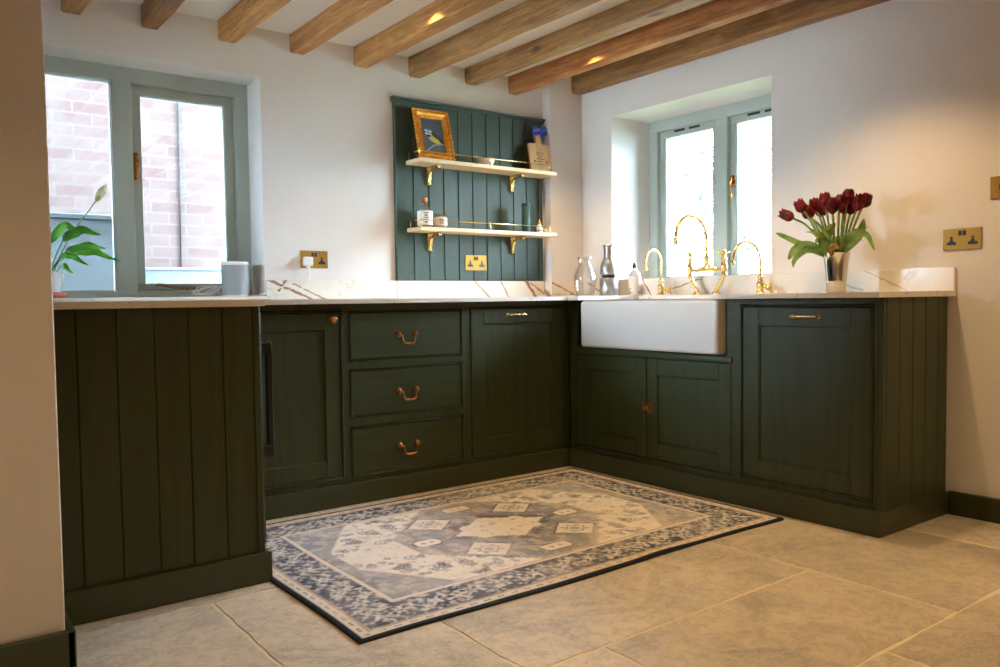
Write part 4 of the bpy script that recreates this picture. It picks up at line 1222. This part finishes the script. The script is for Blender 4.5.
# peace lily
pl = empty('peace_lily', (-2.345, .60, .9245)); tagit(pl, 'peace lily with one white flower in a white pot, on the sill by the partition', 'potted plant')
m = MB(); m.lathe([(.001, .0), (.062, .0), (.068, .004), (.071, .022), (.066, .022), (.060, .006), (.001, .006)], n=30, cap=False); m.build('saucer', M['red_clay'], pl)
m = MB(); m.lathe([(.001, .008), (.044, .008), (.047, .012), (.062, .105), (.064, .108), (.060, .108), (.056, .095), (.001, .094)], n=34, cap=False); m.build('pot', M['white_plastic'], pl)
m = MB(); m.lathe([(.001, .0975), (.056, .0955)], n=24, cap=False); m.build('soil', simple('soil', lin(60, 44, 34), .95), pl)
def lily_leaf(P, w, name='leaf', mat='leaf_lily'):
    PP = smooth_path(P, 6); n = len(PP)-1; st = max(1, int(n*.45))
    s = MB(); s.tube(PP[:st+2], .0022, n=7)
    T = [(PP[min(i+1, n)]-PP[max(i-1, 0)]).normalized() for i in range(n+1)]
    def fn(u, v):
        i = st + round(u*(n-st)); t = T[i]; sd = t.cross(Vector((-.35, -.8, .75))).normalized(); nn = t.cross(sd)
        uu = u; ww = w*(math.sin(PI*(uu**.62))**.85) + .0003; wv = (v-.5)*2
        return PP[i] + sd*wv*ww*.85 - nn*(abs(wv)*ww*.25)*(1 if nn.z > 0 else -1) + Vector((0, 0, .003*math.sin(uu*14)*abs(wv)))
    s.grid(fn, n-st, 6)
    s.build(name, M[mat], pl)
q = .0
lily_leaf([(.01, 0, .09), (.03, -.02, .17), (.07, -.05, .255), (.13, -.06, .285), (.20, -.06, .262)], .034)
lily_leaf([(.01, -.01, .09), (.03, -.02, .14), (.08, -.05, .200), (.15, -.06, .222), (.22, -.06, .205)], .026)
lily_leaf([(.0, -.02, .09), (.04, -.05, .15), (.10, -.09, .19), (.17, -.10, .190), (.262, -.10, .150)], .026)
lily_leaf([(.01, -.01, .09), (.02, -.05, .13), (.05, -.08, .175), (.09, -.10, .165), (.14, -.11, .130)], .020)
lily_leaf([(.0, 0, .09), (.0, -.03, .16), (.02, -.06, .25), (.06, -.08, .30), (.12, -.08, .27)], .030)
lily_leaf([(-.01, 0, .09), (-.04, -.03, .17), (-.08, -.05, .24), (-.12, -.06, .25), (-.16, -.06, .22)], .030)
lily_leaf([(-.01, .01, .09), (-.03, .03, .18), (-.05, .04, .27), (-.06, .05, .32)], .028)
lily_leaf([(.02, .0, .09), (.03, -.04, .11), (.05, -.07, .135), (.06, -.09, .12), (.085, -.10, .10)], .014)
m = MB(); m.tube(smooth_path([(.02, 0, .09), (.06, -.02, .20), (.12, -.04, .31), (.185, -.05, .405)], 6), .0022, n=7); m.build('flower_stalk', M['stem'], pl)
m = MB()
def sfn(u, v):
    wv = (v-.5)*2; ww = .020*(math.sin(PI*(u*.94+.06))**.8)
    return Vector((.185+.045*u, -.050, .405+.075*u)) + Vector((-.72, 0, .45))*wv*ww + Vector((0, 1, 0))*(.012*(1-abs(wv)) + .006)
m.grid(sfn, 12, 6); m.build('spathe', M['spathe'], pl)
m = MB(); m.tube([(.186, -.05, .405), (.192, -.052, .416), (.200, -.054, .430)], [.004, .006, .003], n=10); m.build('spadix', simple('spadix', lin(176, 160, 70), .6), pl)

# ------------------------------------------------------------------ rug
RX0, RX1, RY0, RY1 = -1.920, -.052, -1.322, -.078
NX, NY = 560, 374
rw, rh = RX1-RX0, RY1-RY0
rs = np.random.RandomState(4)
U, Vv = np.meshgrid(np.linspace(0, rw, NX), np.linspace(0, rh, NY), indexing='ij')
def fbm(shape, cells, seed, octs=4):
    r_ = np.random.RandomState(seed); out = np.zeros(shape); amp = 1; tot = 0
    for o in range(octs):
        c = cells*2**o; g = r_.rand(int(c*1.5)+2, c+2)
        x = np.linspace(0, int(c*1.5)-.001, shape[0]); y = np.linspace(0, c-.001, shape[1])
        xi, yi = x.astype(int), y.astype(int); fx, fy = x-xi, y-yi
        fx = (fx*fx*(3-2*fx))[:, None]; fy = (fy*fy*(3-2*fy))[None, :]
        v = g[np.ix_(xi, yi)]*(1-fx)*(1-fy) + g[np.ix_(xi+1, yi)]*fx*(1-fy) + g[np.ix_(xi, yi+1)]*(1-fx)*fy + g[np.ix_(xi+1, yi+1)]*fx*fy
        out += amp*v; tot += amp; amp *= .6
    return out/tot
sh = U.shape
n_lo, n_mid, n_hi = fbm(sh, 5, 1), fbm(sh, 22, 2), fbm(sh, 90, 3, 2)
def C3(*c): return np.array(lin(*c)[:3])
CREAM, BEIGE, GREY, BLUE, DBLUE, PINK, NAVY = C3(244, 237, 228), C3(226, 213, 199), C3(156, 156, 164), C3(104, 114, 136), C3(58, 70, 94), C3(190, 166, 148), C3(34, 42, 60)
col = np.zeros(sh+(3,)); col[:] = CREAM
def paint(mask, c, a=1.0):
    mk = np.clip(mask, 0, 1)[..., None]*a
    col[:] = col*(1-mk) + c*mk
edge = np.minimum(np.minimum(U, rw-U), np.minimum(Vv, rh-Vv))
cx_, cy_ = rw*.498, rh*.5
X, Y = U-cx_, Vv-cy_
aX, aY = np.abs(X), np.abs(Y)
fw, fh = rw/2-.215, rh/2-.215       # half size of the inner field
# spandrels: grey mottled corners outside a stepped hexagon
hexm = 1 + ((aX-.47)*.26 + (aY-.41)*.17)/.05 
stp = np.round(hexm*22)/22
sp_ = ((stp > 1.0) | (aX > fw*.93)) & (aX < fw) & (aY < fh)
paint(sp_, GREY, .85)
paint(sp_ & (n_mid > .52), BLUE, .35)
paint((np.abs(stp-1.0) < .03) & (aX < fw*.93) & (aY < fh), DBLUE, .22)
# field motifs: sprays of small dark leaves and rosettes, mirrored in four quarters
mot = []
for i in range(95):
    mx, my = rs.uniform(.03, fw*.92), rs.uniform(.03, fh*.96)
    if mx + my < .50 and mx < .44: continue
    if 1 + ((mx-.47)*.26 + (my-.41)*.17)/.05 > .85: continue
    mot.append((mx, my, rs.uniform(.012, .026), rs.randint(0, 3), rs.uniform(0, PI)))
for (mx, my, r_, ty, an) in mot:
    dx, dy = aX-mx + (n_mid-.5)*.02, aY-my + (n_hi-.5)*.01
    rr = np.hypot(dx, dy); th = np.arctan2(dy, dx)
    if ty == 0: k_ = (rr < r_*(.65+.35*np.cos(5*th+an))) & (rr > r_*.22)
    elif ty == 1:
        a_ = dx*math.cos(an)+dy*math.sin(an); b_ = -dx*math.sin(an)+dy*math.cos(an)
        k_ = (np.abs(b_) < .0028) & (np.abs(a_) < r_*1.5); 
        for q_ in (-.8, -.3, .2, .7): k_ |= (np.hypot((a_-q_*r_)*1.0 - np.abs(b_)*.8, (np.abs(b_)-.009)*1.3) < .0065)
    else: k_ = (np.abs(rr-r_*.75) < .0035) | (rr < r_*.28)
    paint(k_ & (aX < fw*.93) & (aY < fh*.98), DBLUE if ty != 2 else BLUE, .72)
paint((n_hi > .66) & (n_mid > .5) & (edge > .2), GREY, .55)
# medallion
def diam(x, y, a, b): return np.abs(x)/a + np.abs(y)/b
def q2(v, k=.02): return np.round(v/k)*k
dd = q2(aX) + q2(aY)
med = (dd < .50) & (aX < .41) & (aY < .395)
medn = (dd < .525) & (aX < .42) & (aY < .403)
med &= ~((np.abs(aX-.40) < .05) & (np.abs(aY-.10) < .03)); 
paint(medn, DBLUE, .45); paint(med, GREY*.96, .85)
paint(med & (n_mid > .47), BLUE, .30)
ring = (q2(aX, .012)/.27 + q2(aY, .012)/.21 < 1) | ((aX < .17) & (aY < .125))
paint(ring, DBLUE, .55)
cr1 = (q2(aX, .010)/.215 + q2(aY, .010)/.155 < 1) | ((aX < .125) & (aY < .082)) | (np.hypot(aX-.115, aY-.055) < .035)
paint(cr1, CREAM*1.04, 1)
d_ = diam(aX-.205, aY-.200, .105, .098)
paint(d_ < 1.06, DBLUE, .65); paint(d_ < .94, CREAM*1.03, .95); paint((d_ < .50) & (d_ > .36), GREY, .7); paint((d_ < .24), BLUE, .6)
paint((np.hypot(np.abs(aX-.205)-.035, np.abs(aY-.20)-.03) < .011), GREY, .7)
for (mx, my, a, b) in ((.335, 0, .050, .034), (0, .322, .060, .030)):
    u_, v_ = np.abs(aX-mx if mx else X), np.abs(aY-my if my else Y)
    hx0 = (u_ < a+.008) & (v_ < b+.008) & (u_+v_ < a*1.35+.008); hx = (u_ < a) & (v_ < b) & (u_+v_ < a*1.35)
    paint(hx0, DBLUE, .7); paint(hx, CREAM*1.03, 1); paint(np.hypot(u_-.018, v_) < .010, GREY, .8)
for i in range(24):
    mx, my = rs.uniform(0, .17), rs.uniform(0, .10)
    if mx/.215+my/.155 > .85: continue
    paint(np.hypot(X-mx*rs.choice([-1, 1]), Y-my*rs.choice([-1, 1])) < rs.uniform(.004, .011), GREY, .65)
# borders
inb = (edge > .058) & (edge < .195)
paint((edge > .195) & (edge < .215), BEIGE*1.05, .95); paint((np.abs(edge-.215) < .0025), DBLUE, .5)
paint(inb, BLUE*.8, .97); paint(inb & (n_mid > .48), DBLUE, .65)
# running floral scroll in the border
per = np.where((U < Vv) & (U < rw-U) & (U < rh-Vv) | ((rw-U) < Vv) & ((rw-U) < rh-Vv), Vv-cy_, U-cx_)
mid_ = edge-.1265
ph = per/.062
sc_ = np.abs(mid_ - .032*np.sin(ph*2*PI/2)) < .0055
ros = np.zeros(sh, bool)
pc = (per/.124 - np.round(per/.124))*.124
rr = np.hypot(pc, mid_*1.0); th = np.arctan2(mid_, pc)
ros = (rr < .030*(.72+.28*np.cos(6*th))) & (rr > .008)
pc2 = ((per+.062)/.124 - np.round((per+.062)/.124))*.124
r2 = np.hypot(pc2, np.abs(mid_)-.042); r3 = np.hypot(np.abs(pc2)-.022, np.abs(mid_)-.018)
fl = (r2 < .013) | (r3 < .011)
paint(inb & sc_, BEIGE, .75); paint(inb & ros, CREAM, .62); paint(inb & fl, CREAM, .4)
paint(inb & (n_hi > .62), CREAM, .6); paint(inb & (n_hi < .36), NAVY, .4)
paint((edge > .046) & (edge <= .058), PINK, 1); 
ob = (edge > .014) & (edge <= .046); paint(ob, BEIGE, 1)
pd = (per/.05 - np.round(per/.05))*.05
paint(ob & (np.hypot(np.abs(pd)-.007, edge-.031) < .0052), DBLUE, .8); paint((np.abs(edge-.058) < .0018), DBLUE, .6)
paint(edge <= .014, NAVY, 1)
# wear
mask = np.clip((n_lo-.42)*3.0, 0, 1)*.30 + np.clip((n_hi-.5)*2, 0, 1)*.15
keep = (edge > .014)
paint(mask*keep, BEIGE*1.02, 1); 
paint(np.clip((fbm(sh, 60, 8, 3)-.5)*2.2, 0, 1)*keep, GREY, .25)
# geometry
Zt = .0085 + .0012*(n_lo-.5)
fe = np.clip(1-Vv/.035, 0, 1)       # ripples of the near edge
Zt = Zt + fe*(.007*np.exp(-((U-1.16)/.13)**2) + .0035*np.sin(U*9)**2*.6)
Yo = RY0+Vv + fe*.006*np.sin(U*5+1)
Xo = RX0+U + .0035*np.sin(Vv*7)
cs = col.copy(); cs[1:-1, 1:-1] = (col[1:-1, 1:-1]*2 + col[:-2, 1:-1] + col[2:, 1:-1] + col[1:-1, :-2] + col[1:-1, 2:])/6
fade = (.80 + .45*(fbm(sh, 14, 21, 5)-.5))[..., None]*keep[..., None]
col[:] = cs*1.0
lum = col.mean(-1, keepdims=True)
col[:] = col + (np.clip((fbm(sh, 34, 31, 4)-.50)*3, 0, .5)*keep*(1-.75*inb))[..., None]*(BEIGE*1.1-col)*.9
co = np.stack([Xo, Yo, Zt], -1).reshape(-1, 3)
lowz = co.copy(); 
nv = NX*NY
idx = np.arange(nv).reshape(NX, NY)
quads = np.stack([idx[:-1, :-1], idx[1:, :-1], idx[1:, 1:], idx[:-1, 1:]], -1).reshape(-1, 4)
me = bpy.data.meshes.new('pile')
me.vertices.add(nv); me.vertices.foreach_set('co', co.astype(np.float32).ravel())
nf = len(quads)
me.loops.add(nf*4); me.loops.foreach_set('vertex_index', quads.astype(np.int32).ravel())
me.polygons.add(nf); me.polygons.foreach_set('loop_start', np.arange(0, nf*4, 4, dtype=np.int32)); me.polygons.foreach_set('loop_total', np.full(nf, 4, np.int32))
me.update(calc_edges=True)
ca = me.color_attributes.new('weave', 'FLOAT_COLOR', 'POINT')
ca.data.foreach_set('color', np.concatenate([np.clip(col, 0, 1).reshape(-1, 3), np.ones((nv, 1))], 1).astype(np.float32).ravel())
me.polygons.foreach_set('use_smooth', np.ones(nf, bool))
t = NT('rug_pile'); t.set(Rough=.92, Spec=.15)
at = t.n('ShaderNodeVertexColor'); at.layer_name = 'weave'
nn_ = t.noise(t.coord(), 420, 3, .7)
t.l(t.mix(t.math('MULTIPLY', nn_, .22), at.outputs[0], (.6, .6, .6, 1), 'MULTIPLY'), t.b.inputs['Base Color'])
t.bump(nn_, .5, .003)
rug_t = empty('area_rug', (0, 0, 0)); rug_t.location = ((RX0+RX1)/2, (RY0+RY1)/2, 0)
tagit(rug_t, 'faded cream and blue-grey medallion rug on the stone floor', 'rug')
me.materials.append(t.m)
ro = bpy.data.objects.new('pile', me); COL.objects.link(ro); ro.parent = rug_t
ro.location = (-(RX0+RX1)/2, -(RY0+RY1)/2, 0)
# bound edge down to the floor
per_idx = list(idx[:, 0]) + list(idx[-1, 1:]) + list(idx[-2::-1, -1]) + list(idx[0, -2:0:-1])
m = MB()
off = Vector(((RX0+RX1)/2, (RY0+RY1)/2, 0))
tp, bt, tb = [], [], []
for j in per_idx[::2]:
    p = Vector(co[j]) - off
    dx = -.002 if p.x < 0 else .002; n_ = Vector((p.x/(rw/2), p.y/(rh/2)))
    o_ = Vector((math.copysign(.002, n_.x) if abs(n_.x) > .99 else 0, math.copysign(.002, n_.y) if abs(n_.y) > .99 else 0, 0))
    tp.append(m.bm.verts.new(p + Vector((0, 0, .0004)) - o_*2)); tb.append(m.bm.verts.new(p + o_ + Vector((0, 0, -.002))))
    bt.append(m.bm.verts.new(Vector((p.x, p.y, .0006 + max(0, p.z-.0125)*.8)) + o_))
n = len(tp)
for i in range(n):
    j = (i+1) % n
    m.bm.faces.new((tp[i], tb[i], tb[j], tp[j])); m.bm.faces.new((tb[i], bt[i], bt[j], tb[j]))
m.bm.faces.new(bt[::-1])
b_ = m.build('binding', M['navy'], rug_t); b_['label'] = 'dark navy bound edge'

# ------------------------------------------------------------------ ceiling downlights (the room's lamps)
lamp_xy = [(-.045, -.17), (-.075, -1.50), (-.075, -2.85), (-1.015, -.22), (-1.10, -1.60), (-1.10, -3.0), (-2.42, -2.1), (-2.42, -3.9), (-3.9, -2.3), (-3.9, -4.2), (-1.10, -4.6)]
LABELS = 'round recessed downlight between the oak beams'
for i, (x, y) in enumerate(lamp_xy):
    e = empty('downlight', (x, y, ZC)); tagit(e, LABELS, 'downlight', 'recessed downlights between the beams')
    MB().lathe([(.042, -.0008), (.042, -.005), (.036, -.006), (.030, -.004), (.030, -.001)], n=28, cap=False).build('bezel', M['white_plastic'], e)
    t_ = bpy.data.lights.new('lamp', 'SPOT'); t_.energy = 21.0 if x > -.5 else (7.0 if x > -2 else 11.0); t_.color = (1.0, .66, .31); t_.spot_size = math.radians(112); t_.spot_blend = .6; t_.shadow_soft_size = .026
    l = bpy.data.objects.new('lamp', t_); COL.objects.link(l); l.parent = e; l.location = (0, 0, -.014)

# ------------------------------------------------------------------ daylight
w = bpy.data.worlds.new('overcast_sky'); SC.world = w; w.use_nodes = True
nt = w.node_tree; nt.nodes.clear()
out = nt.nodes.new('ShaderNodeOutputWorld'); bg = nt.nodes.new('ShaderNodeBackground')
tc = nt.nodes.new('ShaderNodeTexCoord'); sx = nt.nodes.new('ShaderNodeSeparateXYZ'); rp = nt.nodes.new('ShaderNodeValToRGB')
nt.links.new(tc.outputs['Generated'], sx.inputs[0]); nt.links.new(sx.outputs[2], rp.inputs[0])
rp.color_ramp.elements[0].position = .0; rp.color_ramp.elements[0].color = (.28, .36, .43, 1)
rp.color_ramp.elements[1].position = .62; rp.color_ramp.elements[1].color = (.80, 1.05, 1.30, 1)
nt.links.new(rp.outputs[0], bg.inputs[0]); bg.inputs[1].default_value = 50.0
nt.links.new(bg.outputs[0], out.inputs[0])

# ------------------------------------------------------------------ camera
cam = bpy.data.cameras.new('camera'); co_ = bpy.data.objects.new('camera', cam); COL.objects.link(co_)
fwd = Vector((0.60077764, 0.79824314, -0.04329115)); rgt = Vector((0.79858421, -0.60174174, -0.01304365)); up = Vector((0.03646209, 0.02673529, 0.99897735))
R = Matrix((rgt, up, -fwd)).transposed().to_4x4()
co_.matrix_world = Matrix.Translation((-2.86628138, -3.2009136, 0.89838576)) @ R
cam.sensor_width = 36; cam.lens = 808.3775/1000*36; cam.clip_start = .05; cam.clip_end = 200
SC.camera = co_

vs_ = SC.view_settings
vs_.view_transform = 'Standard'; vs_.look = 'None'; vs_.gamma = 1; vs_.use_curve_mapping = False; vs_.exposure = 1.1
SC.cycles.use_denoising = True
SC.cycles.max_bounces = 10; SC.cycles.diffuse_bounces = 6; SC.cycles.transparent_max_bounces = 12; SC.cycles.glossy_bounces = 5
SC.cycles.sample_clamp_indirect = 6
SC.cycles.caustics_reflective = False; SC.cycles.caustics_refractive = False
